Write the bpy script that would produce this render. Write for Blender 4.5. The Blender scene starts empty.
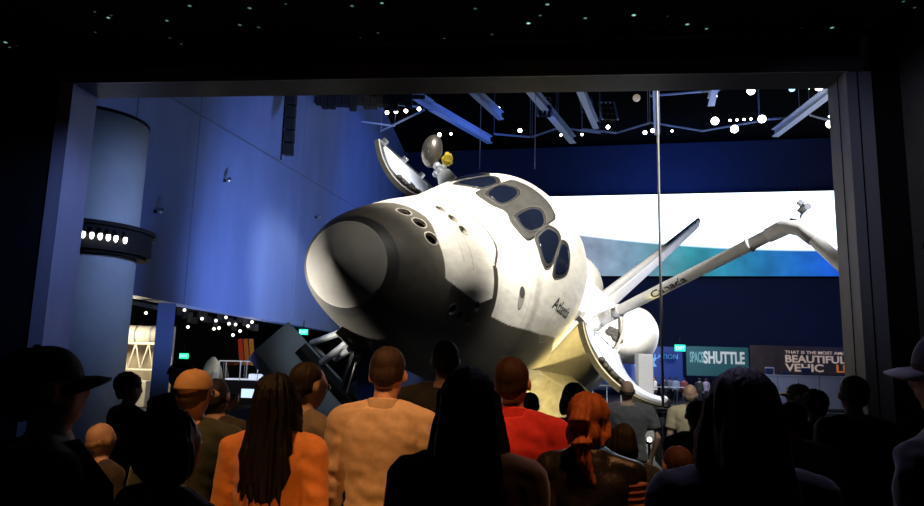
import bpy, bmesh, math, random
from mathutils import Vector, Matrix, noise
from mathutils.bvhtree import BVHTree
random.seed(7)
IN = 0.0254
SC = bpy.context.scene
COL = SC.collection
DG = bpy.context.evaluated_depsgraph_get
R = math.radians
# ------------------------------------------------------------------ camera
F = 690.0
CAM = Matrix.Translation((0, 0, 1.75)) @ Matrix.Rotation(R(90 + 9.1), 4, 'X') @ Matrix.Rotation(R(1.5), 4, 'Z')
cd = bpy.data.cameras.new('camera'); cam = bpy.data.objects.new('camera', cd); COL.objects.link(cam)
cam.matrix_world = CAM; cd.sensor_width = 36; cd.lens = F * 36 / 924; cd.clip_end = 300; cd.clip_start = 0.05
SC.camera = cam
SC.view_settings.view_transform = 'Standard'; SC.view_settings.look = 'None'
SC.view_settings.gamma = 1; SC.view_settings.exposure = 0.0
SC.view_settings.use_curve_mapping = False
w = bpy.data.worlds.new('world'); SC.world = w; w.use_nodes = True
w.node_tree.nodes['Background'].inputs[0].default_value = (0.02, 0.03, 0.06, 1)
w.node_tree.nodes['Background'].inputs[1].default_value = 0.08

def ray(px, py):
    return (CAM.to_3x3() @ Vector(((px - 462) / F, (253 - py) / F, -1)))
def at(px, py, y):
    d = ray(px, py); t = y / d.y
    return Vector((0, 0, 1.75)) + d * t
def at_z(px, py, z):
    d = ray(px, py); t = (z - 1.75) / d.z
    return Vector((0, 0, 1.75)) + d * t

# ------------------------------------------------------------------ materials
MATS = {}
def mat(name, col, rough=0.6, metal=0.0, emit=None, es=1.0, var=0.0, vscale=8.0, bump=0.0, stretch=None, alpha=1.0, trans=0.0, attr=None, sheen=0, coat=0, spec=0.5):
    if name in MATS: return MATS[name]
    m = bpy.data.materials.new(name); m.use_nodes = True; MATS[name] = m
    nt = m.node_tree; b = nt.nodes['Principled BSDF']
    c = (*col, 1)
    b.inputs['Base Color'].default_value = c
    b.inputs['Roughness'].default_value = rough; b.inputs['Metallic'].default_value = metal
    b.inputs['Specular IOR Level'].default_value = spec
    if trans: b.inputs['Transmission Weight'].default_value = trans
    if alpha < 1: b.inputs['Alpha'].default_value = alpha
    if sheen: b.inputs['Sheen Weight'].default_value = sheen
    if coat: b.inputs['Coat Weight'].default_value = coat
    if emit: b.inputs['Emission Color'].default_value = (*emit, 1); b.inputs['Emission Strength'].default_value = es
    if var or bump or attr:
        tc = nt.nodes.new('ShaderNodeTexCoord'); mp = nt.nodes.new('ShaderNodeMapping')
        nt.links.new(tc.outputs['Object'], mp.inputs[0])
        if stretch: mp.inputs['Scale'].default_value = stretch
        n = nt.nodes.new('ShaderNodeTexNoise'); n.inputs['Scale'].default_value = vscale; n.inputs['Detail'].default_value = 6
        n.inputs['Roughness'].default_value = 0.65
        nt.links.new(mp.outputs[0], n.inputs['Vector'])
        src = None
        if attr:
            a = nt.nodes.new('ShaderNodeVertexColor'); a.layer_name = attr; src = a.outputs[0]
        if var:
            mr = nt.nodes.new('ShaderNodeMapRange'); nt.links.new(n.outputs['Fac'], mr.inputs[0])
            mr.inputs[1].default_value = 0.3; mr.inputs[2].default_value = 0.7
            mr.inputs[3].default_value = 1 - var; mr.inputs[4].default_value = 1 + var
            mx = nt.nodes.new('ShaderNodeVectorMath'); mx.operation = 'SCALE'
            if src: nt.links.new(src, mx.inputs[0])
            else: mx.inputs[0].default_value = col
            nt.links.new(mr.outputs[0], mx.inputs['Scale']); src = mx.outputs[0]
        if src: nt.links.new(src, b.inputs['Base Color'])
        if bump:
            bp = nt.nodes.new('ShaderNodeBump'); bp.inputs['Strength'].default_value = bump; bp.inputs['Distance'].default_value = 0.02
            nt.links.new(n.outputs['Fac'], bp.inputs['Height']); nt.links.new(bp.outputs[0], b.inputs['Normal'])
    return m

M_black = mat('matte_black_paint', (0.010, 0.010, 0.012), 0.8, var=.2, spec=.2)
M_darkwall = mat('dark_wall_paint', (0.008, 0.008, 0.010), 0.9, var=.2, vscale=2, spec=.2)
M_greywall = mat('taupe_wall_panel', (0.16, 0.14, 0.125), 0.7, var=.15, vscale=3)
M_bluewall = mat('blue_grey_wall_panels', (0.15, 0.22, 0.46), 0.62, var=.13, vscale=.6, stretch=(1, 1, .35))
M_backwall = mat('navy_back_wall', (0.022, 0.04, 0.11), 0.8, var=.12, vscale=.4)
M_frame = mat('painted_steel_frame', (0.30, 0.31, 0.36), 0.5, var=.12, vscale=3, stretch=(1, 1, .2))
M_column = mat('pale_grey_column', (0.34, 0.40, 0.46), 0.6, var=.1, vscale=1.5)
M_steelblue = mat('painted_truss_steel', (0.34, 0.42, 0.62), 0.5, var=.1)
M_floor = mat('dark_carpet_floor', (0.03, 0.03, 0.035), 0.8, var=.3, vscale=30)
M_pit = mat('polished_concrete_floor', (0.10, 0.11, 0.13), 0.3, var=.2, vscale=2)
M_white = mat('white_thermal_tile', (0.78, 0.76, 0.70), 0.6, var=.07, vscale=2.2, stretch=(.5, 2, 2), bump=.04)
M_blanket = mat('quilted_white_blanket', (0.80, 0.79, 0.75), 0.7, var=.14, vscale=3.5, bump=.25)
M_tile = mat('dark_belly_tile', (0.14, 0.13, 0.11), 0.5, var=.35, vscale=3, stretch=(.5, 2, 2))
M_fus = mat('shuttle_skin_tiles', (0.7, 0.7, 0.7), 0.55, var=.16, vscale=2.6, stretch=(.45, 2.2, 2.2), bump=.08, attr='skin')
M_cap = mat('reinforced_carbon_nose', (0.25, 0.24, 0.22), 0.8, var=.08, vscale=2)
M_winglass = mat('dark_cockpit_glass', (0.006, 0.009, 0.022), 0.12, spec=.35)
M_winframe = mat('window_gasket_black', (0.02, 0.02, 0.022), 0.5)
M_hole = mat('thruster_bore_black', (0.006, 0.006, 0.006), 0.8)
M_rcsring = mat('thruster_rim_cream', (0.55, 0.52, 0.46), 0.5)
M_radiator = mat('silver_white_radiator', (0.80, 0.84, 0.92), 0.35, var=.05)
M_doorrim = mat('bronze_door_seal', (0.05, 0.045, 0.035), 0.45, var=.4, vscale=10)
M_silver = mat('aged_silver_dish', (0.17, 0.145, 0.11), 0.33, 0.7, var=.3, vscale=3)
M_gold = mat('golden_yellow_foil', (0.98, 0.68, 0.05), 0.6, var=.2, vscale=9, bump=.3)
M_chrome = mat('brushed_steel', (0.5, 0.5, 0.52), 0.3, 0.9)
M_strut = mat('grey_painted_strut', (0.30, 0.32, 0.34), 0.4, 0.3)
M_beam = mat('slate_blue_beam', (0.20, 0.25, 0.30), 0.55, var=.1, vscale=1)
M_letter = mat('black_lettering', (0.02, 0.02, 0.02), 0.6)
M_lamp = mat('lamp_lens_glow', (1, 1, 1), emit=(1, .95, .8), es=14)
M_lampdim = mat('lamp_lens_warm_glow', (1, 1, 1), emit=(1, .9, .75), es=2.2)
M_lampblue = mat('lamp_lens_blue_glow', (.2, .4, 1), emit=(.25, .5, 1), es=4)
M_globe = mat('frosted_globe_dim', (.6, .5, .4), emit=(.9, .7, .5), es=.25)
M_exit = mat('exit_sign_green_glow', (0, .5, .3), emit=(.02, .9, .45), es=1.3)
M_glass = mat('clear_glass', (0.75, 0.85, 0.9), 0.03, trans=1.0, alpha=.28)

# ------------------------------------------------------------------ mesh helpers
def obj(name, bm, m, parent=None, smooth=False, label=None):
    me = bpy.data.meshes.new(name); bm.normal_update(); bm.to_mesh(me); bm.free()
    if smooth:
        for p in me.polygons: p.use_smooth = True
    for mm in (m if isinstance(m, (list, tuple)) else [m]): me.materials.append(mm)
    o = bpy.data.objects.new(name, me); COL.objects.link(o)
    if parent: o.parent = parent
    if label: o['label'] = label
    return o
def tag(o, label, cat, group=None, kind=None):
    if label: o['label'] = label
    if cat: o['category'] = cat
    if group: o['group'] = group
    if kind: o['kind'] = kind
    return o
def thing(name, label, cat, loc=(0, 0, 0), rotz=0, group=None):
    o = bpy.data.objects.new(name, None); COL.objects.link(o); o.location = loc; o.rotation_euler = (0, 0, rotz)
    o.empty_display_size = .1
    return tag(o, label, cat, group)
def struct(name, bm, m, smooth=False, label=None):
    o = obj(name, bm, m, smooth=smooth); o['kind'] = 'structure'; o['label'] = label or name.replace('_', ' ')
    o['category'] = name.split('_')[0]
    return o
def copy_tree(o, parent=None):
    c = o.copy(); COL.objects.link(c)
    if parent: c.parent = parent
    for ch in o.children:
        copy_tree(ch, c)
    return c
def box(bm, c, s, M=None, bev=0.0):
    r = bmesh.ops.create_cube(bm, size=1)['verts']
    T = Matrix.Translation(c) @ (M.to_4x4() if M else Matrix()) @ Matrix.Diagonal((*s, 1))
    bmesh.ops.transform(bm, matrix=T, verts=r)
    if bev:
        es = list({e for v in r for e in v.link_edges})
        bmesh.ops.bevel(bm, geom=es, offset=bev, segments=2, affect='EDGES', profile=.5)
    return bm
def nb(): return bmesh.new()
def basis(a, b, up=(0, 0, 1)):
    z = (Vector(b) - Vector(a)).normalized(); u = Vector(up)
    if abs(z.dot(u)) > .98: u = Vector((0, 1, 0))
    x = u.cross(z).normalized(); y = z.cross(x)
    return Matrix((x, y, z)).transposed()
def bar(bm, a, b, wx, wy=None, up=(0, 0, 1), bev=0):
    a, b = Vector(a), Vector(b); wy = wy or wx
    return box(bm, (a + b) / 2, (wx, wy, (b - a).length), basis(a, b, up), bev)
def tube(bm, pts, rad, n=12, sx=1.0, sy=1.0, up=(0, 0, 1), cap=True):
    pts = [Vector(p) for p in pts]
    if not isinstance(rad, (list, tuple)): rad = [rad] * len(pts)
    rings = []
    for i, p in enumerate(pts):
        d = (pts[min(i + 1, len(pts) - 1)] - pts[max(i - 1, 0)])
        B = basis((0, 0, 0), d, up)
        rings.append([bm.verts.new(p + B @ Vector((math.cos(t) * rad[i] * sx, math.sin(t) * rad[i] * sy, 0))) for t in [2 * math.pi * k / n for k in range(n)]])
    for a, b in zip(rings, rings[1:]):
        for k in range(n): bm.faces.new((a[k], a[(k + 1) % n], b[(k + 1) % n], b[k]))
    if cap:
        bm.faces.new(rings[0][::-1]); bm.faces.new(rings[-1])
    return bm
def caps(bm, pts, rad, n=12, **k):   # tube with rounded ends
    pts = [Vector(p) for p in pts]
    rad = list(rad) if isinstance(rad, (list, tuple)) else [rad] * len(pts)
    tube(bm, pts, rad, n, **k)
    ell(bm, pts[0], (rad[0],) * 3); ell(bm, pts[-1], (rad[-1],) * 3)
    return bm
def ell(bm, c, r, M=None, sub=2):
    v = bmesh.ops.create_icosphere(bm, subdivisions=sub, radius=1)['verts']
    T = Matrix.Translation(c) @ (M.to_4x4() if M else Matrix()) @ Matrix.Diagonal((*r, 1))
    bmesh.ops.transform(bm, matrix=T, verts=v); return bm
def rings_loft(bm, rings, close=True, caps_=True):
    vs = [[bm.verts.new(p) for p in r] for r in rings]; n = len(vs[0])
    for a, b in zip(vs, vs[1:]):
        for k in range(n if close else n - 1): bm.faces.new((a[k], a[(k + 1) % n], b[(k + 1) % n], b[k]))
    if caps_: bm.faces.new(vs[0][::-1]); bm.faces.new(vs[-1])
    return vs
def lathe(bm, prof, n=32, M=None):   # prof: (r,z)
    rs = []
    for r, z in prof:
        rs.append([(M @ Vector((math.cos(t) * r, math.sin(t) * r, z)) if M else Vector((math.cos(t) * r, math.sin(t) * r, z))) for t in [2 * math.pi * k / n for k in range(n)]])
    rings_loft(bm, rs, True, True); return bm
def evaluated(o):
    me = bpy.data.meshes.new_from_object(o.evaluated_get(DG())); return me
def remesh(name, bm, m, parent, vox, smooth_it=4, disp=None, label=None):
    o = obj(name, bm, m)
    md = o.modifiers.new('r', 'REMESH'); md.mode = 'VOXEL'; md.voxel_size = vox
    if smooth_it:
        s = o.modifiers.new('s', 'SMOOTH'); s.iterations = smooth_it; s.factor = .5
    me = evaluated(o); old = o.data; o.modifiers.clear(); o.data = me; bpy.data.meshes.remove(old)
    if not me.materials: me.materials.append(m)
    if disp:
        ns = [v.normal.copy() for v in me.vertices]
        for v, nn in zip(me.vertices, ns): v.co += nn * disp(v.co)
    for p in me.polygons: p.use_smooth = True
    o.parent = parent
    if label: o['label'] = label
    return o
def text(name, body, size, M, m, parent=None, sx=1.0, ext=.004, off=0.0, align='LEFT', label=None, proj=None, shear=0):
    cu = bpy.data.curves.new(name, 'FONT'); cu.body = body; cu.size = size; cu.extrude = ext; cu.offset = off; cu.align_x = align; cu.shear = shear
    cu.resolution_u = 3
    t = bpy.data.objects.new('tmp', cu); COL.objects.link(t)
    me = evaluated(t); bpy.data.objects.remove(t)
    T = M @ Matrix.Diagonal((sx, 1, 1, 1))
    for v in me.vertices:
        v.co = T @ v.co
        if proj: v.co = proj(v.co)
    me.materials.clear(); me.materials.append(m)
    o = bpy.data.objects.new(name, me); COL.objects.link(o); o.parent = parent
    if label: o['label'] = label
    return o
def light(kind, name, loc, energy, col, target=None, size=.3, spot=None, blend=.5, sy=None):
    l = bpy.data.lights.new(name, kind); l.energy = energy; l.color = col
    if kind == 'SPOT': l.spot_size = R(spot); l.spot_blend = blend; l.shadow_soft_size = size
    elif kind == 'POINT': l.shadow_soft_size = size
    elif kind == 'AREA':
        l.size = size
        if sy: l.shape = 'RECTANGLE'; l.size_y = sy
    o = bpy.data.objects.new(name, l); COL.objects.link(o); o.location = loc
    if target is not None:
        o.rotation_euler = (Vector(target) - Vector(loc)).to_track_quat('-Z', 'Y').to_euler()
    return o

# ================================================================== SETTING
YW = 5.83                          # the room is turned about ten degrees against the view
ux, uy = Vector((math.cos(R(YW)), -math.sin(R(YW)), 0)), Vector((math.sin(R(YW)), math.cos(R(YW)), 0))
Rroom = Matrix((ux, uy, Vector((0, 0, 1)))).transposed()
PR = Vector((3.675, 6.33, 0)); PL_LEN = 7.975; PL = PR - ux * PL_LEN     # near inner corners of the opening
HT = 4.64
def rbox(bm, o, x0, x1, y0, y1, z0, z1):     # a box in room axes from origin o
    c = o + ux * (x0 + x1) / 2 + uy * (y0 + y1) / 2 + Vector((0, 0, (z0 + z1) / 2))
    return box(bm, c, (x1 - x0, y1 - y0, z1 - z0), Rroom)
NH = 5.08   # ceiling of the near room
struct('wall_front_left', rbox(nb(), PL, -6.0, -.16, 0, .30, 0, NH), M_darkwall)
struct('wall_front_right', rbox(nb(), PR, .23, .54, 0, .30, 0, NH), M_black)
struct('wall_front_header', rbox(nb(), PL, -.16, PL_LEN + .16, 0, .30, HT + .16, NH), M_black)
struct('trim_1', rbox(nb(), PL, -.2, PL_LEN + .2, -.06, 0, HT + .36, HT + .39), mat('dim_steel_line', (.1, .1, .11), .4))
# frame of the opening, three bevelled lengths of steel
fr = nb(); rbox(fr, PR, 0, .23, -.02, .40, 0, HT); struct('trim_2', fr, M_frame, label='right upright of the steel frame round the opening')
fr = nb(); rbox(fr, PR, .095, .105, -.026, -.02, 0, HT); rbox(fr, PR, -.004, 0, .16, .17, 0, HT); struct('trim_3', fr, M_darkwall, label='joint lines on the right upright')
fr = nb(); rbox(fr, PL, -.16, 0, -.02, .40, 0, HT); struct('trim_4', fr, M_frame, label='left upright of the steel frame round the opening')
fr = nb(); rbox(fr, PL, -.16, PL_LEN + .16, -.02, .40, HT, HT + .16); struct('trim_5', fr, mat('header_steel', (.12, .12, .14), .35, var=.15), label='header of the steel frame round the opening')
fr = nb(); rbox(fr, PL, -.16, PL_LEN + .16, -.035, -.02, HT - .004, HT + .02); struct('trim_6', fr, M_chrome, label='bright edge strip under the header')
# right side wall of the near room
wr = PR + ux * .50
b = nb(); rbox(b, wr, 0, .2, -12, .3, 0, NH); struct('wall_right', b, M_greywall)
b = nb(); rbox(b, wr, -.05, 0, -6, -.25, 2.86, 2.91); struct('trim_7', b, M_black, label='thin black rail along the right wall')
wl = PL + ux * -3.2
b = nb(); rbox(b, wl, -.2, 0, -12, 0, 0, NH); struct('wall_left', b, M_darkwall)
b = nb(); rbox(b, PL, -6, PL_LEN + .5, -14, 0.3, NH, NH + .2)
# star ceiling: small fibre-optic points that glow
mc = bpy.data.materials.new('starry_ceiling'); mc.use_nodes = True; nt = mc.node_tree; bs = nt.nodes['Principled BSDF']
bs.inputs['Base Color'].default_value = (.022, .024, .026, 1); bs.inputs['Roughness'].default_value = .9
tc = nt.nodes.new('ShaderNodeTexCoord'); vo = nt.nodes.new('ShaderNodeTexVoronoi'); vo.inputs['Scale'].default_value = 5.0; vo.inputs['Randomness'].default_value = 1
nt.links.new(tc.outputs['Object'], vo.inputs['Vector'])
mth = nt.nodes.new('ShaderNodeMapRange'); mth.inputs[1].default_value = .0; mth.inputs[2].default_value = .12; mth.inputs[3].default_value = 1; mth.inputs[4].default_value = 0
nt.links.new(vo.outputs['Distance'], mth.inputs[0])
sp = nt.nodes.new('ShaderNodeSeparateColor'); nt.links.new(vo.outputs['Color'], sp.inputs[0])
pw = nt.nodes.new('ShaderNodeMath'); pw.operation = 'POWER'; pw.inputs[1].default_value = 2; nt.links.new(sp.outputs[0], pw.inputs[0])
mu = nt.nodes.new('ShaderNodeMath'); mu.operation = 'MULTIPLY'; nt.links.new(mth.outputs[0], mu.inputs[0]); nt.links.new(pw.outputs[0], mu.inputs[1])
m2 = nt.nodes.new('ShaderNodeMath'); m2.operation = 'MULTIPLY'; m2.inputs[1].default_value = 1.6; nt.links.new(mu.outputs[0], m2.inputs[0])
nt.links.new(m2.outputs[0], bs.inputs['Emission Strength']); bs.inputs['Emission Color'].default_value = (.45, .95, .85, 1)
struct('ceiling_near', b, mc, label='black ceiling with small star lights over the visitors')
# floors
b = nb(); box(b, (0, 1.0, -.15), (30, 22, .3)); struct('floor_near', b, M_floor, label='dark floor the visitors stand on')
b = nb(); box(b, (10, 36, -9.2), (70, 60, .3)); struct('floor_pit', b, M_pit, label='lower hall floor beneath the shuttle')
b = nb(); box(b, (-21.2, 36, -.15), (25, 48, .3)); struct('floor_gallery', b, M_floor, label='gallery floor under the blue wall')
b = nb(); box(b, (17.5, 50.5, -.6), (25, 16.0, .3)); struct('floor_far', b, M_floor, label='far upper deck below the screen')
# hall envelope
LWx = lambda y: -9.85 + .0696 * y
def wall_strip(bm, y0, y1, z0, z1, t0, t1):
    a = Vector((LWx(y0), y0, 0)); c = Vector((LWx(y1), y1, 0)); d = (c - a).normalized(); n = Vector((d.y, -d.x, 0))
    rs = []
    for p in (a, c):
        rs.append([p + n * t0 + Vector((0, 0, z0)), p + n * t1 + Vector((0, 0, z0)), p + n * t1 + Vector((0, 0, z1)), p + n * t0 + Vector((0, 0, z1))])
    rings_loft(bm, rs); return bm
SOF = 3.3
struct('wall_hall_left', wall_strip(nb(), 9.5, 61.5, SOF, 21, -.6, 0), M_bluewall, label='tall blue panelled wall left of the shuttle')
b = nb()
def on_wall(px, py, off=0.0):
    d = ray(px, py); t = (-9.85 + off) / (d.x - .0696 * d.y); return Vector((0, 0, 1.75)) + d * t
for px in (193, 300, 128):
    y = on_wall(px, 200).y; wall_strip(b, y - .02, y + .02, SOF, 21, 0, .012)
for (pa, pb) in (((170, 97), (357, 208)), ((340, 95), (440, 140))):
    qs = []
    for (px, py) in (pa, pb):
        qs.append(on_wall(px, py))
    bar(b, qs[0], qs[1], .03, .06)
struct('trim_8', b, mat('panel_joint', (.12, .15, .25), .7), label='joints between the blue wall panels')
BW = lambda x: 54 - (x - 29.4) * .2 + 1.0
def back(bm, x0, x1, z0, z1, t0, t1):
    a = Vector((x0, BW(x0), 0)); c = Vector((x1, BW(x1), 0)); d = (c - a).normalized(); n = Vector((-d.y, d.x, 0))
    rs = [[p - n * t0 + Vector((0, 0, z0)), p - n * t1 + Vector((0, 0, z0)), p - n * t1 + Vector((0, 0, z1)), p - n * t0 + Vector((0, 0, z1))] for p in (a, c)]
    rings_loft(bm, rs); return bm
struct('wall_hall_back', back(nb(), -9, 46, -9, 21, 0, -.4), M_backwall, label='dark navy wall behind the shuttle')
b = nb(); box(b, (40, 30, 6), (.4, 60, 30)); struct('wall_hall_right', b, M_backwall, label='dark wall on the far right of the hall')
b = nb(); box(b, (5, 34, 21.2), (80, 62, .4)); struct('ceiling_hall', b, mat('unlit_ceiling_black', (.004, .004, .005), 1.0, spec=0.0), label='black ceiling of the great hall')
b = wall_strip(nb(), 11.5, 61.5, 6.9, 7.1, -25, -.6); struct('ceiling_gallery', b, M_black, label='black ceiling of the gallery')
b = nb(); bar(b, (-21.5, 14, 3.5), (-16.5, 62, 3.5), .3, 7.2); struct('wall_gallery', b, mat('gallery_wall', (.05, .05, .055), .8, var=.2, vscale=.5), label='dark wall at the back of the gallery')
b = nb(); box(b, (-12, 62, 3.5), (24, .3, 7)); struct('wall_gallery_end', b, M_black, label='dark end wall of the gallery')

# ------------------------------------------------------------------ projection screen
sa, sb = None, None
def on_back(px, py, off=0.6):
    d = ray(px, py); x_ = d.x / d.y
    y = (55 + 5.88 - off) / (1 + .2 * x_)
    return at(px, py, y)
p0, p1 = on_back(548, 276), on_back(900, 276); q0, q1 = on_back(548, 196.5), on_back(900, 190)
zb = (p0.z + p1.z) / 2; zt = (q0.z + q1.z) / 2
sc = thing('projection_screen', 'long bright screen showing the edge of the Earth on the far wall', 'screen', (p0.x, p0.y, zb))
sl = (Vector((p1.x, p1.y, 0)) - Vector((p0.x, p0.y, 0))); sc.rotation_euler = (0, 0, math.atan2(sl.y, sl.x))
SL, SH = sl.length, zt - zb
ms = bpy.data.materials.new('earth_limb_picture'); ms.use_nodes = True; nt = ms.node_tree; N = nt.nodes; L = nt.links
bs = N['Principled BSDF']; bs.inputs['Base Color'].default_value = (.02, .02, .02, 1); bs.inputs['Roughness'].default_value = .9
tc = N.new('ShaderNodeTexCoord'); sx = N.new('ShaderNodeSeparateXYZ'); L.new(tc.outputs['Object'], sx.inputs[0])
def math_(op, a, b=None, clamp=False):
    n = N.new('ShaderNodeMath'); n.operation = op; n.use_clamp = clamp
    for i, v in enumerate((a, b)):
        if v is None: continue
        if isinstance(v, (int, float)): n.inputs[i].default_value = v
        else: L.new(v, n.inputs[i])
    return n.outputs[0]
u = math_('DIVIDE', sx.outputs[0], SL * .825); v = math_('DIVIDE', sx.outputs[2], SH)
iu = math_('SUBTRACT', 1.0, u); iu2 = math_('MULTIPLY', iu, iu); vh = math_('ADD', math_('MULTIPLY', iu2, .27), .295)
dv = math_('SUBTRACT', v, vh)
above = math_('DIVIDE', math_('ADD', dv, .012), .05, True)
cr = N.new('ShaderNodeValToRGB'); L.new(u, cr.inputs[0]); e = cr.color_ramp.elements
e[0].position = 0; e[0].color = (.36, .37, .50, 1); e[1].position = 1; e[1].color = (.01, .10, .62, 1)
for p_, c_ in ((.3, (.20, .33, .45, 1)), (.52, (.04, .30, .36, 1)), (.75, (.02, .19, .42, 1))):
    k = e.new(p_); k.color = c_
nz = N.new('ShaderNodeTexNoise'); nz.inputs['Scale'].default_value = .6; nz.inputs['Detail'].default_value = 7; L.new(tc.outputs['Object'], nz.inputs['Vector'])
mr = N.new('ShaderNodeMapRange'); L.new(nz.outputs[0], mr.inputs[0]); mr.inputs[1].default_value = .3; mr.inputs[2].default_value = .7; mr.inputs[3].default_value = .75; mr.inputs[4].default_value = 1.25
vm = N.new('ShaderNodeVectorMath'); vm.operation = 'SCALE'; L.new(cr.outputs[0], vm.inputs[0]); L.new(mr.outputs[0], vm.inputs['Scale'])
mx = N.new('ShaderNodeMix'); mx.data_type = 'RGBA'; L.new(above, mx.inputs[0]); L.new(vm.outputs[0], mx.inputs[6]); mx.inputs[7].default_value = (2.3, 2.75, 3.3, 1)
L.new(mx.outputs[2], bs.inputs['Emission Color']); bs.inputs['Emission Strength'].default_value = 1.0
obj('picture', box(nb(), (SL / 2, 0, SH / 2), (SL, .08, SH)), ms, sc)
b = nb(); box(b, (SL / 2, .2, SH / 2), (SL + .3, .3, SH + .3)); obj('backing', b, M_black, sc)

# ------------------------------------------------------------------ ceiling steel of the hall
def beam(name, label, pa, pb, z, wd=.32, ht=.45, group=None):
    a, c = at_z(*pa, z), at_z(*pb, z)
    o = thing(name, label, 'beam', a, 0, group)
    M = basis(a, c); mid = (c - a) / 2; ln = (c - a).length
    x, y, zz = M.col[0], M.col[1], M.col[2]
    b = nb(); box(b, mid - y * ht / 2, (wd, .05, ln), M); obj('bottom_flange', b, M_steelblue, o)
    b = nb(); box(b, mid + y * ht / 2, (wd, .05, ln), M); obj('top_flange', b, M_steelblue, o)
    b = nb(); box(b, mid, (.05, ht - .05, ln), M); obj('web', b, M_steelblue, o)
    return o
G1 = 'blue-lit roof beams of the hall'
bm_specs = [((405, 88), (431, 105), 'short steel beam end above the silver dish'), ((431, 106), (490, 140), 'long slanting steel beam above the cockpit roof'),
    ((471, 88), (501, 116), 'steel beam right of the long slanting one'), ((528, 86), (573, 140), 'long steel beam beside the ladder-like rack'),
    ((579, 86), (596, 125), 'short steep steel beam right of the ladder-like rack'), ((656, 84), (657, 131), 'steel beam just behind the tall thin pole'),
    ((715, 84), (711, 102), 'short steel beam left of the big white spotlights'), ((834, 88), (775, 133), 'diagonal steel beam at the right end of the opening')]
for i, (a, c, l) in enumerate(bm_specs): beam('roof_beam', l, a, c, 16.5, .36 if i not in (3, 7) else .42)
thin = [((335, 96), (418, 107)), ((381, 131), (424, 110)), ((494, 134), (530, 137)), ((532, 137), (558, 128)), ((556, 127), (600, 133)), ((582, 129), (616, 133)),
        ((616, 133), (650, 123)), ((648, 122), (703, 131)), ((703, 131), (760, 121)), ((759, 120), (800, 117)), ((350, 120), (395, 126)), ((650, 96), (720, 90)), ((810, 115), (835, 122))]
for a, c in thin:
    A, C = at_z(*a, 17.3), at_z(*c, 17.3); A = Vector(A); C = Vector(C)
    if (A - C).length > 25: C = A + (C - A).normalized() * 25
    b = nb(); tube(b, [A, C], .07, 8)
    for q in (A, C): bar(b, q, (q.x, q.y, 20.98), .03)
    o = obj('brace_tube', b, M_steelblue); tag(o, 'thin steel brace tube under the black hall ceiling', 'brace', 'thin brace tubes of the hall roof')
# rails of lamps and racks
def rack(px, py, yd, wpx, hpx, label):
    c = at(px, py, yd); k = yd / F
    o = thing('lighting_rack', label, 'rack', c)
    W, H = wpx * k, hpx * k
    for s in (-1, 1):
        b = nb(); bar(b, (s * W / 2, 0, -H / 2), (s * W / 2 + s * .0, .9, H / 2), .1); obj('rail', b, M_steelblue, o)
    for i in range(4):
        t = i / 3 - .5
        b = nb(); bar(b, (-W / 2, .9 * (t + .5), t * H), (W / 2, .9 * (t + .5), t * H), .07); obj('rung', b, M_steelblue, o)
    for i in range(3):
        t = (i + .5) / 3 - .5
        b = nb()
        for j in (-1, 0, 1): tube(b, [(j * W * .28, .3 + .9 * t, t * H + .1), (j * W * .28, .2 + .9 * t, t * H - .28)], [.07, .13], 10)
        obj('lamp_row', b, M_black, o)
    b = nb()
    for s in (-1, 1): bar(b, (s * W / 2, .9, H / 2), (s * W / 2, .9, 21 - c.z), .04)
    obj('hanger', b, M_black, o)
rack(545, 104, 38, 15, 27, 'ladder-like lighting rack between two roof beams'); rack(610, 108, 38, 16, 25, 'ladder-like lighting rack right of the short steep beam'); rack(588, 102, 42, 12, 22, 'narrow lighting rack close behind the short steep beam')
# black batten cluster over the blue wall and the hanging column
b = nb()
for i in range(14):
    x0 = 318 + i * 7; p = at(x0, 99 + (i % 3) * 2, 33)
    box(b, p, (.32, .5, .5 + .2 * (i % 2)))
tube(b, [at(316, 97, 33), at(425, 97, 33)], .12, 8)
for x0 in (322, 350, 405): bar(b, at(x0, 97, 33), at(x0, 97, 33) + Vector((0, 0, 20.95 - at(x0, 97, 33).z)), .05)
tag(obj('lighting_batten', b, M_black), 'dark batten crowded with unlit lamps under the ceiling near the blue wall', 'lighting')
hc = on_wall(292, 93, 1.3); sp_o = thing('hanging_speaker', 'tall black speaker column hanging in front of the blue wall', 'speaker', hc)
for k in range(5):
    b = nb(); box(b, (0, 0, -.28 - k * .5), (.36, .42, .46), Matrix.Rotation(R(k * 2), 3, 'X'), .03); obj('speaker_box', b, M_black, sp_o)
b = nb(); bar(b, (-.25, 0, 9), (-.25, 0, -2.7), .05); bar(b, (.22, 0, 0), (.22, 0, 21 - hc.z), .05); obj('hanger', b, M_black, sp_o)

def lamp_proto(r, m, name='ceiling_spotlight'):
    o = bpy.data.objects.new(name, None); COL.objects.link(o)
    b = nb(); lathe(b, [(r * .45, -r * 2.6), (r * .8, -r * 2.2), (r * 1.05, -.0), (r * 1.08, .02), (r * .95, .02), (r * .9, -.02)], 16); obj('lamp_housing', b, M_black, o)
    b = nb(); lathe(b, [(r * .3, .0), (r * .7, -.005), (r * .92, -.02), (r * .5, -.04)], 16); obj('lens', b, m, o)
    b = nb(); bar(b, (-r * 1.15, 0, -r), (-r * 1.15, 0, -r * 3.2), .03); bar(b, (r * 1.15, 0, -r), (r * 1.15, 0, -r * 3.2), .03); bar(b, (-r * 1.15, 0, -r * 3.2), (r * 1.15, 0, -r * 3.2), .03); obj('yoke', b, M_black, o)
    return o
def put_lamp(o, p, tgt=(0.0, 2, 1.5)):
    o.location = p; o.rotation_euler = (Vector(tgt) - p).to_track_quat('Z', 'Y').to_euler()
PB = lamp_proto(.13, M_lamp); PS = lamp_proto(.08, M_lamp); PX = lamp_proto(.24, M_lamp); PBL = lamp_proto(.2, M_lampblue)
used = set()
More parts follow.
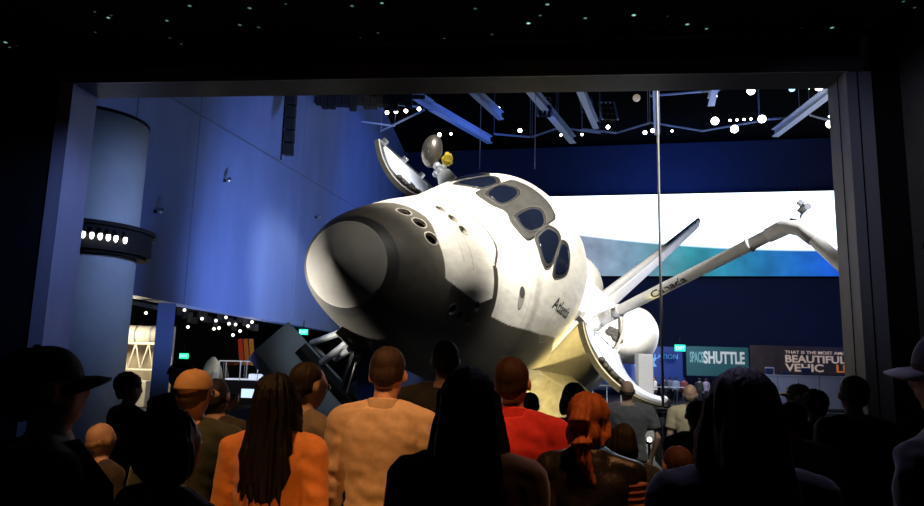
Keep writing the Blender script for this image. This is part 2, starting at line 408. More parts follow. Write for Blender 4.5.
def lamp(proto, px, py, yd, label, group):
    o = proto if proto not in used else copy_tree(proto); used.add(proto)
    put_lamp(o, at(px, py, yd)); tag(o, label, 'lamp', group)
for px, py, s in ((387, 112.6, 1), (396, 111.5, 1), (406, 111, 1), (419, 109, 1), (439.5, 134.7, 1), (451, 134, 0), (520, 130.6, 1), (561, 135, 0), (582, 134.5, 0), (608, 127, 1), (645, 132.6, 1), (652.6, 130.7, 1),
        (499, 108, 0), (829.5, 116.6, 0), (730, 120.5, 0), (737, 120, 0), (744, 119.5, 0), (751, 119, 0), (809, 88, 0), (672, 131, 0), (716, 96, 0)):
    lamp(PB if s else PS, px, py, 41, 'small bright spotlight under the dark hall ceiling', 'small ceiling spotlights of the hall')
for px, py, l in ((751, 91, 'big glaring spotlight near the header right of centre'), (819, 87, 'largest glaring spotlight in the upper right corner of the opening'), (762, 119, 'big glaring spotlight in the middle of the right truss'),
        (830, 124, 'big glaring spotlight against the right upright'), (715, 121, 'glaring spotlight furthest left of the low right group'), (734.5, 129, 'glaring spotlight lowest of the right group')):
    lamp(PX, px, py, 38, l, 'big glaring spotlights on the right')
lamp(PBL, 712, 93.5, 38, 'spotlight with a blue lens behind the short right beam', None); lamp(PBL, 792, 88.5, 38, 'spotlight with a blue lens beside the largest spotlight', None)
b = nb(); ell(b, (0, 0, 0), (.22, .22, .22), sub=3); g = thing('globe_lamp', 'dim frosted globe lamp between rack and pole', 'lamp', at(636.6, 98, 38)); obj('globe', b, M_globe, g, True)
b = nb(); bar(b, (0, 0, .2), (0, 0, 6), .03); obj('cord', b, M_black, g)

# tall thin pole in front of the shuttle
pp = at(661, 300, 14.5)
po = thing('support_pole', 'tall thin grey pole standing between railing and shuttle', 'pole', (pp.x, pp.y, -9.05))
b = nb(); tube(b, [(0, 0, 0), (0, 0, 30.05)], .028, 12); obj('shaft', b, mat('galvanised_pole', (.34, .35, .38), .6, 0), po, True)
b = nb(); lathe(b, [(.18, 0), (.18, .03), (.06, .05), (.05, .14)], 20); obj('base_plate', b, M_chrome, po)
for (px, yy) in ((480, 34), (535, 34)):   # hanging wires
    p = at(px, 150, yy); b = nb(); tube(b, [(p.x, p.y, 21), (p.x, p.y, p.z - 1.0)], .018, 6)
    tag(obj('hanging_wire', b, M_steelblue), 'thin wire hanging from the hall ceiling behind the shuttle', 'wire', 'thin hanging wires of the hall')
# wall sensors
for i, (px, py) in enumerate(((157, 211), (226, 180), (317, 217))):
    p = on_wall(px, py, .12)
    s = thing('wall_fixture', ('small round fixture low on the blue wall beside the pale column', 'small round fixture highest on the blue wall', 'small round fixture on the blue wall left of the nose')[i], 'wall fixture', p)
    b = nb(); ell(b, (.1, 0, 0), (.1, .1, .1)); obj('dome', b, M_chrome, s, True)
    b = nb(); bar(b, (-.15, .1, 0), (.1, .05, 0), .08); obj('bracket', b, M_black, s)

# ------------------------------------------------------------------ pale column with a rail of lamps
cp = at(86, 200, 12.3); CR = .93
co = thing('round_column', 'tall pale grey round column left of the blue wall', 'column', (cp.x, cp.y, 0))
ct = at(100, 121, 12.3).z
b = nb(); lathe(b, [(CR, 0), (CR, ct - .02), (CR - .03, ct)], 64); obj('shaft', b, M_column, co, True)
b = nb(); lathe(b, [(CR + .01, ct - .06), (CR + .01, ct - .005), (CR - .06, ct + .01)], 64); obj('cap_ring', b, M_darkwall, co)
zc = at(97, 231, 11.1).z
lr = thing('lamp_ring', 'black curved shelf with a row of small white lamps round the column', 'light fitting', (cp.x, cp.y, zc))
def arc_solid(bm, r0, r1, z0, z1, a0, a1, n=30):
    rs = []
    for i in range(n + 1):
        a = R(a0 + (a1 - a0) * i / n); c, s = math.cos(a), math.sin(a)
        rs.append([(c * r0, s * r0, z0), (c * r1, s * r1, z0), (c * r1, s * r1, z1), (c * r0, s * r0, z1)])
    rings_loft(bm, rs); return bm
obj('shelf', arc_solid(nb(), CR + .005, CR + .30, .17, .24, -150, 40), M_black, lr)
obj('back_strip', arc_solid(nb(), CR + .003, CR + .24, -.24, .17, -150, 40), M_black, lr)
obj('lower_lip', arc_solid(nb(), CR + .003, CR + .16, -.28, -.24, -150, 40), M_black, lr)
for k, a in enumerate((-103, -93, -88, -80, -74, -67, -60, -54, -48, -42, -36, -28)):
    c, s = math.cos(R(a)), math.sin(R(a))
    b = nb(); tube(b, [(c * (CR + .24), s * (CR + .24), .10), (c * (CR + .28), s * (CR + .28), .0)], [.035, .045], 10)
    lm = obj('lamp', b, M_black, lr)
    b = nb(); ell(b, (c * (CR + .285), s * (CR + .285), -.03), (.036, .036, .07)); obj('bulb', b, mat('bulb_glow', (1, 1, 1), emit=(1, .97, .9), es=5), lm, True)

# dark square post behind it
p = at(163, 350, 17.0)
pt = thing('square_post', 'dark square post between the bright exhibit and the gallery', 'post', (p.x, p.y, 0), R(22))
b = nb(); box(b, (0, 0, 1.55), (.40, .40, 2.94), None, .01); obj('shaft', b, mat('post_paint', (.06, .08, .15), .6), pt)
b = nb(); box(b, (0, 0, .08), (.56, .56, .16)); obj('foot', b, M_black, pt)

# bright truss exhibit far left
ex = thing('space_truss_exhibit', 'white space-station truss lit bright behind the dark post', 'exhibit', (*at(103, 350, 24).xy, 0)); ex.scale = (.74, 1, 1)
Mw = mat('exhibit_white', (.75, .72, .62), .5, var=.15, vscale=3)
b = nb(); box(b, (0, 1.2, 1.4), (5.2, .1, 2.8)); obj('backdrop', b, mat('exhibit_cream_panel', (.7, .62, .45), .7, var=.15, vscale=1), ex)
b = nb(); tube(b, [(-2.4, .3, 2.45), (2.4, .3, 2.45)], .32, 20); obj('module', b, Mw, ex, True)
for i in range(7):
    b = nb(); lathe(b, [(.335, -.04), (.345, -.02), (.345, .02), (.335, .04)], 20, Matrix.Translation((-2.1 + i * .7, .3, 2.45)) @ Matrix.Rotation(R(90), 4, 'Y')); obj('module_ring', b, M_strut, ex)
for i in range(8):
    x0 = -2.4 + i * .6
    b = nb(); tube(b, [(x0, 0, 1.25), (x0 + .3, 0, 2.15)], .035, 8); obj('truss_member', b, Mw, ex)
    b = nb(); tube(b, [(x0 + .3, 0, 2.15), (x0 + .6, 0, 1.25)], .035, 8); obj('truss_member', b, Mw, ex)
b = nb(); tube(b, [(-2.4, 0, 1.25), (2.4, 0, 1.25)], .05, 8); obj('truss_chord', b, Mw, ex)
b = nb(); tube(b, [(-2.4, 0, 2.15), (2.4, 0, 2.15)], .05, 8); obj('truss_chord', b, Mw, ex)
b = nb(); box(b, (0, .2, .45), (4.6, .9, .9), None, .04); obj('plinth', b, Mw, ex)
b = nb(); bar(b, at(120, 300, 20), at(158, 308, 20), .12); tag(obj('gallery_pipe', b, Mw), 'pale pipe slanting below the blue wall beside the pale column', 'pipe')

# gallery things
PG = lamp_proto(.075, M_lampdim, 'gallery_spotlight'); used.discard(PG)
for px, py in ((184.5, 310), (202, 318.7), (216, 320.6), (226, 317.4), (214, 328.8), (219, 328), (229, 323.7), (235.6, 324.5), (240, 331), (248, 326), (252, 322), (233, 335), (188, 327), (313, 341), (146, 313)):
    lamp(PG, px, py, 30, 'small lit spotlight under the gallery ceiling beyond the blue wall', 'gallery spotlights')
b = nb()
for i in range(16): box(b, at(180 + i * 5, 312 + (i % 4) * 2.2 + i * .6, 32), (.22, .22, .3 + .08 * (i % 3)), Matrix.Rotation(i, 3, 'Z'))
bar(b, at(176, 308, 32), at(262, 318, 32), .1); p = at(200, 310, 32); bar(b, p, (p.x, p.y, 6.88), .05); p = at(245, 315, 32); bar(b, p, (p.x, p.y, 6.88), .05)
tag(obj('lighting_batten', b, mat('batten_grey', (.12, .12, .12), .6)), 'grey batten of stage lamps in the gallery beyond the blue wall', 'lighting')
for px, py, yd, w_, l in ((303.5, 332, 33, .42, 'green exit sign glowing left of the shuttle nose'), (184, 356, 27, .34, 'green exit sign glowing above the crowd on the left'), (680, 348, 46, .7, 'green exit sign glowing between the blue and the green banner')):
    p = at(px, py, yd); o = thing('exit_sign', l, 'sign', p)
    b = nb(); box(b, (0, 0, 0), (w_, .08, w_ * .62), None, .01); obj('lit_panel', b, M_exit, o)
    text('lettering', 'EXIT', w_ * .42, Matrix.Translation((0, -.045, -w_ * .14)) @ Matrix.Rotation(R(90), 4, 'X'), mat('exit_letter', (.6, 1, .8), emit=(.5, 1, .75), es=1.5), o, align='CENTER', ext=.002)
    b = nb(); bar(b, (0, 0, w_ * .3), (0, 0, w_ * 1.3), .03); obj('bracket', b, M_black, o)
for i, (px, c_, l) in enumerate(((241, (.55, .05, .02), 'red'), (246.5, (.5, .14, .02), 'dark orange'), (252, (.5, .2, .03), 'amber'))):
    a = at(px, 352, 31); k = 31 / F
    o = obj('banner', box(nb(), a, (4.2 * k, .06, 26 * k), Matrix.Rotation(R(-8), 3, 'Y')), mat('banner_' + l, c_, .6, emit=c_, es=.10)); tag(o, l + ' upright backlit banner in the gallery above the glass case', 'banner', 'backlit banners in the gallery')
gc = at(247, 395, 27); k = 27 / F
gr = thing('glass_case', 'long glass display case with steel rim in the gallery', 'display case', (gc.x, gc.y, 0))
b = nb(); box(b, (0, 0, .45), (52 * k, .8, .9)); obj('plinth', b, M_darkwall, gr)
b = nb(); box(b, (0, 0, 1.26), (52 * k, .8, .70)); obj('pane', b, M_glass, gr)
b = nb()
for s in (-1, 1):
    bar(b, (-26 * k, s * .4, 1.62), (26 * k, s * .4, 1.62), .04)
    for q in (-1, -.2, .45, 1): bar(b, (q * 26 * k, s * .4, .9), (q * 26 * k, s * .4, 1.62), .035)
obj('rim', b, mat('case_rim', (.6, .6, .55), .4), gr)
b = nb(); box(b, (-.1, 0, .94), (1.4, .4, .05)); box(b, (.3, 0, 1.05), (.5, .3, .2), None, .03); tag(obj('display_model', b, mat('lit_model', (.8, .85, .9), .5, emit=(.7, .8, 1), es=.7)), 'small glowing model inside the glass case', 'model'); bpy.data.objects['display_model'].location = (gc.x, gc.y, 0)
p = at(211, 385, 28.5); b = nb(); lathe(b, [(.42, 0), (.42, 1.0), (.36, 1.3), (.2, 1.62), (.06, 1.75)], 24, Matrix.Translation((p.x, p.y, 0))); tag(obj('capsule_model', b, Mw, None, True), 'small white capsule model left of the glass case', 'model')
# far banners, barrier and seats
def banner(label, pa, pb, yd, m, lines, zt_=None):
    a, c = at(*pa, yd), at(*pb, yd)
    W, H = c.x - a.x, a.z - c.z
    o = thing('wall_banner', label, 'banner', ((a.x + c.x) / 2, yd, (a.z + c.z) / 2))
    obj('panel', box(nb(), (0, 0, 0), (W, .12, H)), m, o)
    for (s, size, fx, fz, mm, sx_, off) in lines:
        text('lettering', s, size * H, Matrix.Translation((-W / 2 + fx * W, -.07, -H / 2 + fz * H)) @ Matrix.Rotation(R(90), 4, 'X'), mm, o, sx=sx_, off=off * H, ext=.01)
    b = nb(); 
    for s in (-.4, .4): bar(b, (s * W, .06, 0), (s * W, .5, 0), .06)
    obj('bracket', b, M_black, o)
    return o
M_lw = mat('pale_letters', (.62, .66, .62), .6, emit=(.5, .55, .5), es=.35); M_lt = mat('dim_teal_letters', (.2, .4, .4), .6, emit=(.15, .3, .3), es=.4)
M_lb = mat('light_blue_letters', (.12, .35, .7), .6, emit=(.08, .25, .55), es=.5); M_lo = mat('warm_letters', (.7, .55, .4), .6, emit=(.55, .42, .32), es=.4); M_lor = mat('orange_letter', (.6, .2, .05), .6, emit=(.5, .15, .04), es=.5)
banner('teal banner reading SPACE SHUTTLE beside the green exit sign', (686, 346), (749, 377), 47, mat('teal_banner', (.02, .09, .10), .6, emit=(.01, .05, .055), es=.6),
       [('SPACE', .50, .05, .46, M_lt, .34, .012), ('SHUTTLE', .56, .27, .44, M_lw, .62, .02)])
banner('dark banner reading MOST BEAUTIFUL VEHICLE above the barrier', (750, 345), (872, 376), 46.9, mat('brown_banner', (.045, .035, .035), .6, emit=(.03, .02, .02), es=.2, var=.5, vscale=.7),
       [('THAT IS THE MOST AMAZING', .15, .285, .73, M_lo, 1.33, .003), ('BEAUTIFUL', .36, .28, .42, M_lo, 1.24, .01), ('VEHIC', .38, .285, .10, M_lo, 1.30, .01), ('LE', .38, .70, .10, M_lor, 1.30, .01)])
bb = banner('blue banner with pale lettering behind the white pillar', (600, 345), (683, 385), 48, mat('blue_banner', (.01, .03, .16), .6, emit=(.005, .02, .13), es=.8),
       [('CONSTELLATION', .17, .30, .68, M_lb, 1.05, .004)])
b = nb(); vs = [b.verts.new((x, y, z)) for y in (-.09, -.06) for x, z in ((-.5, -.1), (1.05, -.1), (.85, .2), (1.05, .5), (-.5, .5))]
b.faces.new(vs[:5]); b.faces.new(vs[5:][::-1])
for i in range(5): b.faces.new((vs[i], vs[5 + i], vs[5 + (i + 1) % 5], vs[(i + 1) % 5]))
bmesh.ops.recalc_face_normals(b, faces=b.faces); obj('ribbon', b, M_lb, bb)
a, c = at(736, 374.5, 44), at(860, 376, 44)
br = thing('barrier_wall', 'pale blue-grey panelled barrier below the dark banner', 'barrier', (a.x, 44, -.45))
TW = c.x - a.x; n = 6; zt_ = a.z + .45
for i in range(n):
    b = nb(); box(b, ((i + .5) * TW / n, 0, zt_ * .5), (TW / n - .04, .12, zt_), None, .01); obj('panel', b, mat('barrier_panel', (.42, .46, .60), .5, var=.08), br)
b = nb(); box(b, (TW / 2, 0, zt_ + .03), (TW + .05, .2, .06), None, .01); obj('top_rail', b, mat('barrier_rail', (.55, .58, .68), .4), br)
b = nb(); box(b, (TW / 2, .1, zt_ / 2), (TW, .03, zt_ * .96)); obj('core', b, M_darkwall, br)
for i, (px, l, hh) in enumerate(((771, 'boxy dark blue chair with a pale rim behind the barrier', .95), (787, 'low dark chair behind the barrier beside the blue chair', .75), (798, 'dark low stool behind the barrier in the middle', .55), (808, 'dark chair back in front of the word VEHICLE', 1.0))):
    p = at(px, 374, 45.2); zz = p.z
    o = thing('lounge_chair', l, 'chair', (p.x, 45.2, -.45)); o.scale = (.62, 1, 1)
    b = nb(); box(b, (0, 0, 1.35), (.95, .6, .25), None, .05); obj('seat', b, mat('chair_navy', (.02, .035, .12), .5), o)
    b = nb(); box(b, (0, .25, 1.5 + hh / 2), (.9, .12, hh), None, .04); obj('backrest', b, mat('chair_navy', (0, 0, 0)), o)
    b = nb(); tube(b, [(0, 0, 0), (0, 0, 1.3)], .08, 10); obj('pedestal', b, M_chrome, o)
    if i == 0:
        b = nb(); bar(b, (-.45, .2, 1.5 + hh), (.45, .2, 1.5 + hh), .08); bar(b, (.45, .2, 1.5), (.45, .2, 1.5 + hh), .07); obj('piping', b, mat('chair_piping', (.5, .55, .7), .5), o)
p = at(644, 372, 35); pl = thing('white_pillar', 'off-white display pillar under the bulb of the engine pod', 'pillar', (p.x, 35, -9.05))
b = nb(); box(b, (0, 0, (p.z + .9 + 9.05) / 2), (.75, .75, p.z + .9 + 9.05), None, .05); obj('shaft', b, mat('pillar_white', (.30, .30, .30), .6, var=.1), pl)
b = nb(); box(b, (0, 0, .2), (1.1, 1.1, .4), None, .05); obj('base', b, M_strut, pl)

# ------------------------------------------------------------------ railing at the edge of the near floor
rl = thing('glass_railing', 'glass railing with a pale steel handrail at the edge of the floor', 'railing', (0, 11.7, 0))
b = nb(); tube(b, [(2.4, 0, 1.07), (12.9, 0, 1.07)], .035, 12); obj('handrail', b, mat('rail_steel', (.6, .62, .66), .35, .5), rl, True)
for i in range(8):
    b = nb(); box(b, (2.4 + i * 1.5, 0, .53), (.05, .03, 1.04)); obj('baluster', b, M_chrome, rl)
    if i < 7:
        b = nb(); box(b, (2.4 + i * 1.5 + .75, 0, .52), (1.40, .012, .88)); obj('pane', b, M_glass, rl)
for px, py, l in ((649, 441, 'small white floor lamp by the man in the grey shirt'),):
    p = at_z(px, py, .05); p = at(px, py, 10.6)
    o = thing('floor_lamp', l, 'lamp', (p.x, p.y, 0))
    b = nb(); lathe(b, [(.07, 0), (.07, .02), (.02, .03), (.02, p.z - .05), (.05, p.z - .04), (.05, p.z)], 14); obj('stand', b, M_black, o)
    b = nb(); ell(b, (0, -.03, p.z + .02), (.035, .03, .04)); obj('bulb', b, mat('bulb_glow', (1, 1, 1)), o, True)

# ================================================================== THE SPACE SHUTTLE (inches along the body: X aft, Y starboard, Z up)
_r = Vector((1.7959594655287254, -0.45034229752873584, 1.478969329365077))
_R = Matrix.Rotation(_r.length, 3, _r.normalized())
_M = (Matrix(((1, 0, 0), (0, -1, 0), (0, 0, -1))) @ _R).to_4x4()
_M.translation = Matrix(((1, 0, 0), (0, -1, 0), (0, 0, -1))) @ (Vector((-1.4735897421961675, 0.1872316017002745, 14.121116943936038)) - _R @ Vector((8, 0, 9)))
ORB = CAM @ _M; ORBI = ORB.inverted()
sh = thing('space_shuttle', 'big white and black space shuttle tilted on its side with open cargo doors', 'space shuttle'); sh.matrix_world = ORB
def P(x, y, z): return Vector((x * IN, y * IN, z * IN))
def W(x, y, z): return ORB @ P(x, y, z)
ST = [(236.2, 340, 339, 338, 1.2, 2, 2), (237, 344, 339, 334, 5.5, 2, 2), (240, 352, 339, 327, 13, 2, 2), (246, 360, 339, 318, 21.5, 2, 2), (254, 368, 338.5, 310, 30, 2, 2.05), (264, 375.5, 338, 304, 38, 2, 2.1),
(280, 384.5, 337, 297.5, 47.5, 2, 2.2), (300, 392.5, 337, 292, 56.5, 2.02, 2.35), (320, 401, 338, 288.5, 63, 2.05, 2.45), (350, 413.5, 340, 284, 72, 2.08, 2.6), (378, 422.5, 343, 281, 79.5, 2.1, 2.7),
(400, 430, 346, 279, 85, 2.12, 2.8), (420, 438, 348, 277.5, 89, 2.15, 2.9), (436, 447, 350, 276.5, 92, 2.2, 3), (450, 459, 351, 276, 94.5, 2.25, 3), (464, 473, 353, 275, 96.5, 2.28, 3.1), (478, 485.5, 355, 274, 98.5, 2.3, 3.2),
(492, 493, 357, 273.5, 100, 2.3, 3.3), (510, 497.5, 359, 273, 101.5, 2.3, 3.4), (540, 500, 362, 272, 103.5, 2.25, 3.6), (582, 500.5, 366, 270, 105, 2.2, 4)]
def lerp_tab(tab, x):
    if x <= tab[0][0]: return tab[0][1]
    for a, b_ in zip(tab, tab[1:]):
        if x <= b_[0]: return a[1] + (b_[1] - a[1]) * (x - a[0]) / (b_[0] - a[0])
    return tab[-1][1]
def station(X):
    i = 0
    while i < len(ST) - 2 and X >= ST[i + 1][0]: i += 1
    h0 = ST[i + 1][0] - ST[i][0]; t = (X - ST[i][0]) / h0; out = []
    for k in range(1, 7):
        a, c = ST[i][k], ST[i + 1][k]
        m1 = (ST[i + 1][k] - ST[i - 1][k]) / (ST[i + 1][0] - ST[i - 1][0]) * h0 if i > 0 else c - a
        m2_ = (ST[i + 2][k] - ST[i][k]) / (ST[i + 2][0] - ST[i][0]) * h0 if i + 2 < len(ST) else c - a
        out.append((2 * t**3 - 3 * t * t + 1) * a + (t**3 - 2 * t * t + t) * m1 + t * t * (3 - 2 * t) * c + (t**3 - t * t) * m2_)
    return out
def sec(X, th):
    zt_, zm, zb_, w_, n1, n2 = station(X)
    c, s = math.cos(th), math.sin(th); n = n1 if s >= 0 else n2
    return P(X, w_ * math.copysign(abs(c) ** (2 / n), c), zm + ((zt_ - zm) if s >= 0 else (zm - zb_)) * math.copysign(abs(s) ** (2 / n), s))
NS = 560
XS = [257 + (582 - 257) * i / 290 for i in range(291)]
sv = [[sec(X, 2 * math.pi * j / NS) for j in range(NS)] for X in XS]
SKIN = BVHTree.FromPolygons([v for r in sv for v in r], [(i * NS + j, i * NS + (j + 1) % NS, (i + 1) * NS + (j + 1) % NS, (i + 1) * NS + j) for i in range(290) for j in range(NS)])
def onskin(x, y, z, lift=0.0):
    o = P(x, 0, 400 if z > 380 else 345); d = (P(x, y, z) - o); d.x = 0; d.normalize()
    h = SKIN.ray_cast(o, d)
    return h[0] + h[1] * (1 if h[1].dot(d) > 0 else -1) * lift * IN if h[0] else P(x, y, z)
# thruster ports: (x, y, z, axis, radius)
PORTS = []
for y in (-14.65, 0, 14.65): PORTS.append(((304.5, y, 393), (-.80, y * .012, .60), 5.6, 1.3))
for y in (-14.65, 0, 14.65): PORTS.append(((351, y, 413), (-.12, y * .012, 1), 4.9, .4))
for s in (-1, 1):
    PORTS.append(((357, s * 67, 374), (-.1, s * 1, .25), 3.8, .7)); PORTS.append(((354, s * 70.5, 361), (-.1, s * 1, .1), 3.8, .7))
    PORTS.append(((328, s * 61.5, 361.5), (-.5, s * .8, -.1), 4.2, .7)); PORTS.append(((340, s * 65.5, 360.5), (-.5, s * .8, -.1), 4.2, .7))
port_geo = []
for c, ax, r, rim in PORTS:
    a = Vector(ax).normalized(); cc = onskin(*c); port_geo.append((cc, a, r * IN, rim * IN))
BND = [(378, 374), (418, 377), (460, 384), (507, 388), (530, 391), (545, 392), (560, 384), (582, 378)]
def sstep(a, b_, x): t = max(0, min(1, (x - a) / (b_ - a))); return t * t * (3 - 2 * t)
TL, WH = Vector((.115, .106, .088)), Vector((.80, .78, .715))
def skin_col(v):
    X, Y, Z = v.x / IN, v.y / IN, v.z / IN
    if X < 265.5: return Vector((.016, .016, .015))
    xb = 310.5 + 9 * sstep(-25, 10, Y)
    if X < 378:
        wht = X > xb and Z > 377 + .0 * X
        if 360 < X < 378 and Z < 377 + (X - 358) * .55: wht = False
        c = WH if wht else TL * (.26 + .95 * sstep(348, 396, Z + 5 * noise.noise(v * 5)))  # light from above painted into the dark tiles: paler on top, darker down the sides
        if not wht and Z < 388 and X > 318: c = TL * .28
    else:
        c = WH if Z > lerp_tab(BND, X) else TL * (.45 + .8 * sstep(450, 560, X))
    xr = 378.3 + 14 * sstep(405, 425, Z)
    if abs(X - xr) < (3.2 if Z < 408 else 1.3): c = Vector((.05, .042, .033))
    # slightly greyer module panel lines
    for q in (334, 345.5):
        if abs(X - q) < .5 and Z > 395: c = c * .7
    if X > 380 and (abs(X - 436) < .6 and Z < 430): c = c * .8
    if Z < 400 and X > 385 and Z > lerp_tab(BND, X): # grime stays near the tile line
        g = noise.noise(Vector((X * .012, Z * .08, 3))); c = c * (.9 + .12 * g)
    return c
bm = nb()
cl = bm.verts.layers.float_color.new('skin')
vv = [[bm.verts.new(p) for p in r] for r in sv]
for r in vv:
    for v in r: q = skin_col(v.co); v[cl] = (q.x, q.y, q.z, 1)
def in_port(p):
    for cc, a, r, rim in port_geo:
        d = p - cc
        if d.length_squared < (r * 4) ** 2 and (d - a * d.dot(a)).length < r + rim * .45: return True
    return False
for i in range(290):
    for j in range(NS):
        q = (vv[i][j], vv[i][(j + 1) % NS], vv[i + 1][(j + 1) % NS], vv[i + 1][j])
        if in_port((q[0].co + q[2].co) / 2): continue
        bm.faces.new(q[::-1])

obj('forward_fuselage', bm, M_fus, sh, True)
b = nb(); rings_loft(b, [[sec(X, 2 * math.pi * j / 96) for j in range(96)] for X in (236.2, 236.5, 237, 238, 239.5, 241, 243, 246, 249, 252, 255, 257)]); obj('nose_cap', b, M_cap, sh, True)
b = nb(); rings_loft(b, [[Vector((X * IN, sec(582, t).y * .985, P(0, 0, 366).z + (sec(582, t).z - P(0, 0, 366).z) * .985)) for t in [2 * math.pi * j / 64 for j in range(64)]] for X in (579, 583)]); obj('cabin_bulkhead', b, M_blanket, sh)
for k, (cc, a, r, rim) in enumerate(port_geo):
    up = Vector((0, 1, 0)); e1 = a.cross(up)
    if e1.length < .3: e1 = a.cross(Vector((1, 0, 0)))
    e1.normalize(); e2 = a.cross(e1)
    def ring(rr, lift):
        out = []
        for t in range(36):
            q = cc + (e1 * math.cos(t * math.pi / 18) + e2 * math.sin(t * math.pi / 18)) * rr
            h = SKIN.ray_cast(q + a * .8, -a)
            out.append((h[0] if h[0] and (h[0] - q).length < .5 else q) + a * lift)
        return out
    ro = ring(r + rim, -.002); rm = ring(r + rim * .9, .005); ri = ring(r, .005)
    deep = [q - a * r * 2.6 for q in [cc + (e1 * math.cos(t * math.pi / 18) + e2 * math.sin(t * math.pi / 18)) * r * .8 for t in range(36)]]
    b = nb(); rings_loft(b, [ro, rm, ri], caps_=False); mid = [p.lerp(q, .30) for p, q in zip(ri, deep)]
    rings_loft(b, [ri, mid], caps_=False)
    pr = obj('thruster_port', b, M_rcsring if k < 6 else M_tile, sh, True)
    b = nb(); rings_loft(b, [mid, deep], caps_=False); b.faces.new([b.verts.new(q) for q in deep]); obj('bore', b, M_hole, pr, True)
def chaikin(pts, n=2):
    for _ in range(n):
        out = []
        for a, c in zip(pts, pts[1:] + pts[:1]):
            a, c = Vector(a), Vector(c); out += [a.lerp(c, .2), a.lerp(c, .8)]
        pts = out
    return pts
def overlay(name, pts, m, lift=.25, grow=1.0, parent=None, n=2, inner=None, label=None):
    pts = [Vector(p) for p in pts]; c = sum(pts, Vector()) / len(pts)
    pts = chaikin([c + (p - c) * grow for p in pts], n) if n else pts
    dense = []
    for a, d in zip(pts, pts[1:] + pts[:1]):
        k = max(1, int((d - a).length / 2.5))
        dense += [a.lerp(d, i / k) for i in range(k)]
    b = nb(); fr = [0.02] + [.1 * q for q in range(1, 11)] if inner is None else [inner, (1 + inner) / 2, 1.0]
    rs = [[onskin(*(c + (p - c) * f), lift) for p in dense] for f in fr]
    rs.append([onskin(*p, -.4) for p in dense])
    if inner is not None: rs.insert(0, [onskin(*(c + (p - c) * inner), 0) for p in dense])
    rings_loft(b, rs, caps_=False)
    if inner is None: b.faces.new([b.verts.new(onskin(*(c + (p - c) * .02), lift)) for p in dense])
    bmesh.ops.recalc_face_normals(b, faces=b.faces)
    return obj(name, b, m, parent or sh, True, label)
def mir(ps): return [(x, -y, z) for x, y, z in ps]
brow = [(443, 0, 452.5), (436, -14, 445), (438, -30, 444), (442, -38, 445.4), (455, -37, 458), (463, -34, 466), (468.2, -33, 472), (480, -32, 483), (486, -14, 489), (487.5, 0, 490)]
brow = brow + mir(brow)[1:-1][::-1]
overlay('eyebrow_tiles', brow, mat('charcoal_brow_tile', (.046, .044, .040), .6, var=.25, vscale=5), .3, 1.0, n=1)
WIN3 = [(444.3, -9.5, 453.5), (453, -8, 461.8), (465, -9.5, 473), (471, -17, 478), (466, -30, 471.4), (459.5, -33, 464), (449.5, -31, 454.8), (444, -26, 450)]
WIN2 = [(450, -38, 452.8), (459, -35.5, 463), (466, -35, 469.4), (472.5, -43, 471.8), (473.5, -51, 468.4), (459.5, -65.5, 444.5), (453.2, -64, 439.7), (450, -55, 442.5)]
WIN1 = [(466, -61, 455), (474.7, -53.6, 468.5), (482, -57.8, 469.9), (484.5, -65.4, 462.5), (483.5, -77, 449), (467.7, -75.8, 439), (462.5, -71.7, 440.1)]
for wn in (WIN3, WIN2, WIN1):
    for pts in (wn, mir(wn)):
        f = overlay('window_gasket', pts, M_winframe, .35, 1.12)
        overlay('window_rim', pts, mat('window_rim_grey', (.075, .072, .068), .5), .5, 1.20, f, inner=.93)
        overlay('pane', pts, M_winglass, .55, .90, f)
# star tracker doors
def disc(x, y, z, rx, rz, n=14): 
    return [(x + rx * math.cos(t), y + (0), z + rz * math.sin(t)) for t in [2 * math.pi * k / n for k in range(n)]]
sd = [(422 + 5.2 * math.cos(t), -73.9 - 4.5 * math.sin(-t) * -.6, 403 + 9.5 * math.sin(t)) for t in [2 * math.pi * k / 14 for k in range(14)]]
stt = overlay('star_tracker_door', sd, mat('tracker_grey', (.34, .33, .30), .6), .3, 1.0, n=0); 
sd2 = [(422 + 4.2 * math.cos(t), -73.9 - 4.5 * math.sin(-t) * -.6, 407 + 5.0 * math.sin(t)) for t in [2 * math.pi * k / 14 for k in range(14)]]
overlay('aperture', sd2, mat('tracker_dark', (.07, .065, .06), .6), .5, 1.0, stt, n=0)
sd = [(427 + 4.5 * math.cos(t), -36 + 9 * math.sin(t), 435.3 - 3 * math.sin(t)) for t in [2 * math.pi * k / 14 for k in range(14)]]
overlay('star_tracker_door', sd, mat('tracker_pale', (.5, .48, .42), .6), .3, 1.0, n=0)
# side hatch outline and name
hd = [(505 + 20 * math.cos(t), -95, 0) for t in range(1)]
hp = [(508 + 19 * math.cos(t), -99, 408 + 19 * math.sin(t) * .0 + 0) for t in range(1)]
def hatch_ring():
    b = nb(); ro, ri = [], []
    for k in range(48):
        t = 2 * math.pi * k / 48
        for rr, L_ in ((20.6, ro), (20.0, ri)):
            h = SKIN.ray_cast(P(463 + 0 * rr + rr * math.cos(t) * 0 + 45 + rr * math.cos(t), -200, 404 + rr * math.sin(t) - 4), Vector((0, 1, 0)))
            L_.append(h[0] + Vector((0, -.004, 0)))
    rings_loft(b, [ro, ri], caps_=False); bmesh.ops.recalc_face_normals(b, faces=b.faces); return b
obj('side_hatch_seam', hatch_ring(), mat('seam_grey', (.45, .43, .38), .6), sh)
def pj(v):
    q = v
    h = SKIN.ray_cast(Vector((q.x, q.y, q.z)), Vector((0, 1, 0)))
    return (h[0] + Vector((0, -.006 + (q.y - (-3)) * 1, 0))) if h[0] else q
TM = Matrix.Translation((476 * IN, -3.0, 414.5 * IN)) @ Matrix.Rotation(R(90), 4, 'X')
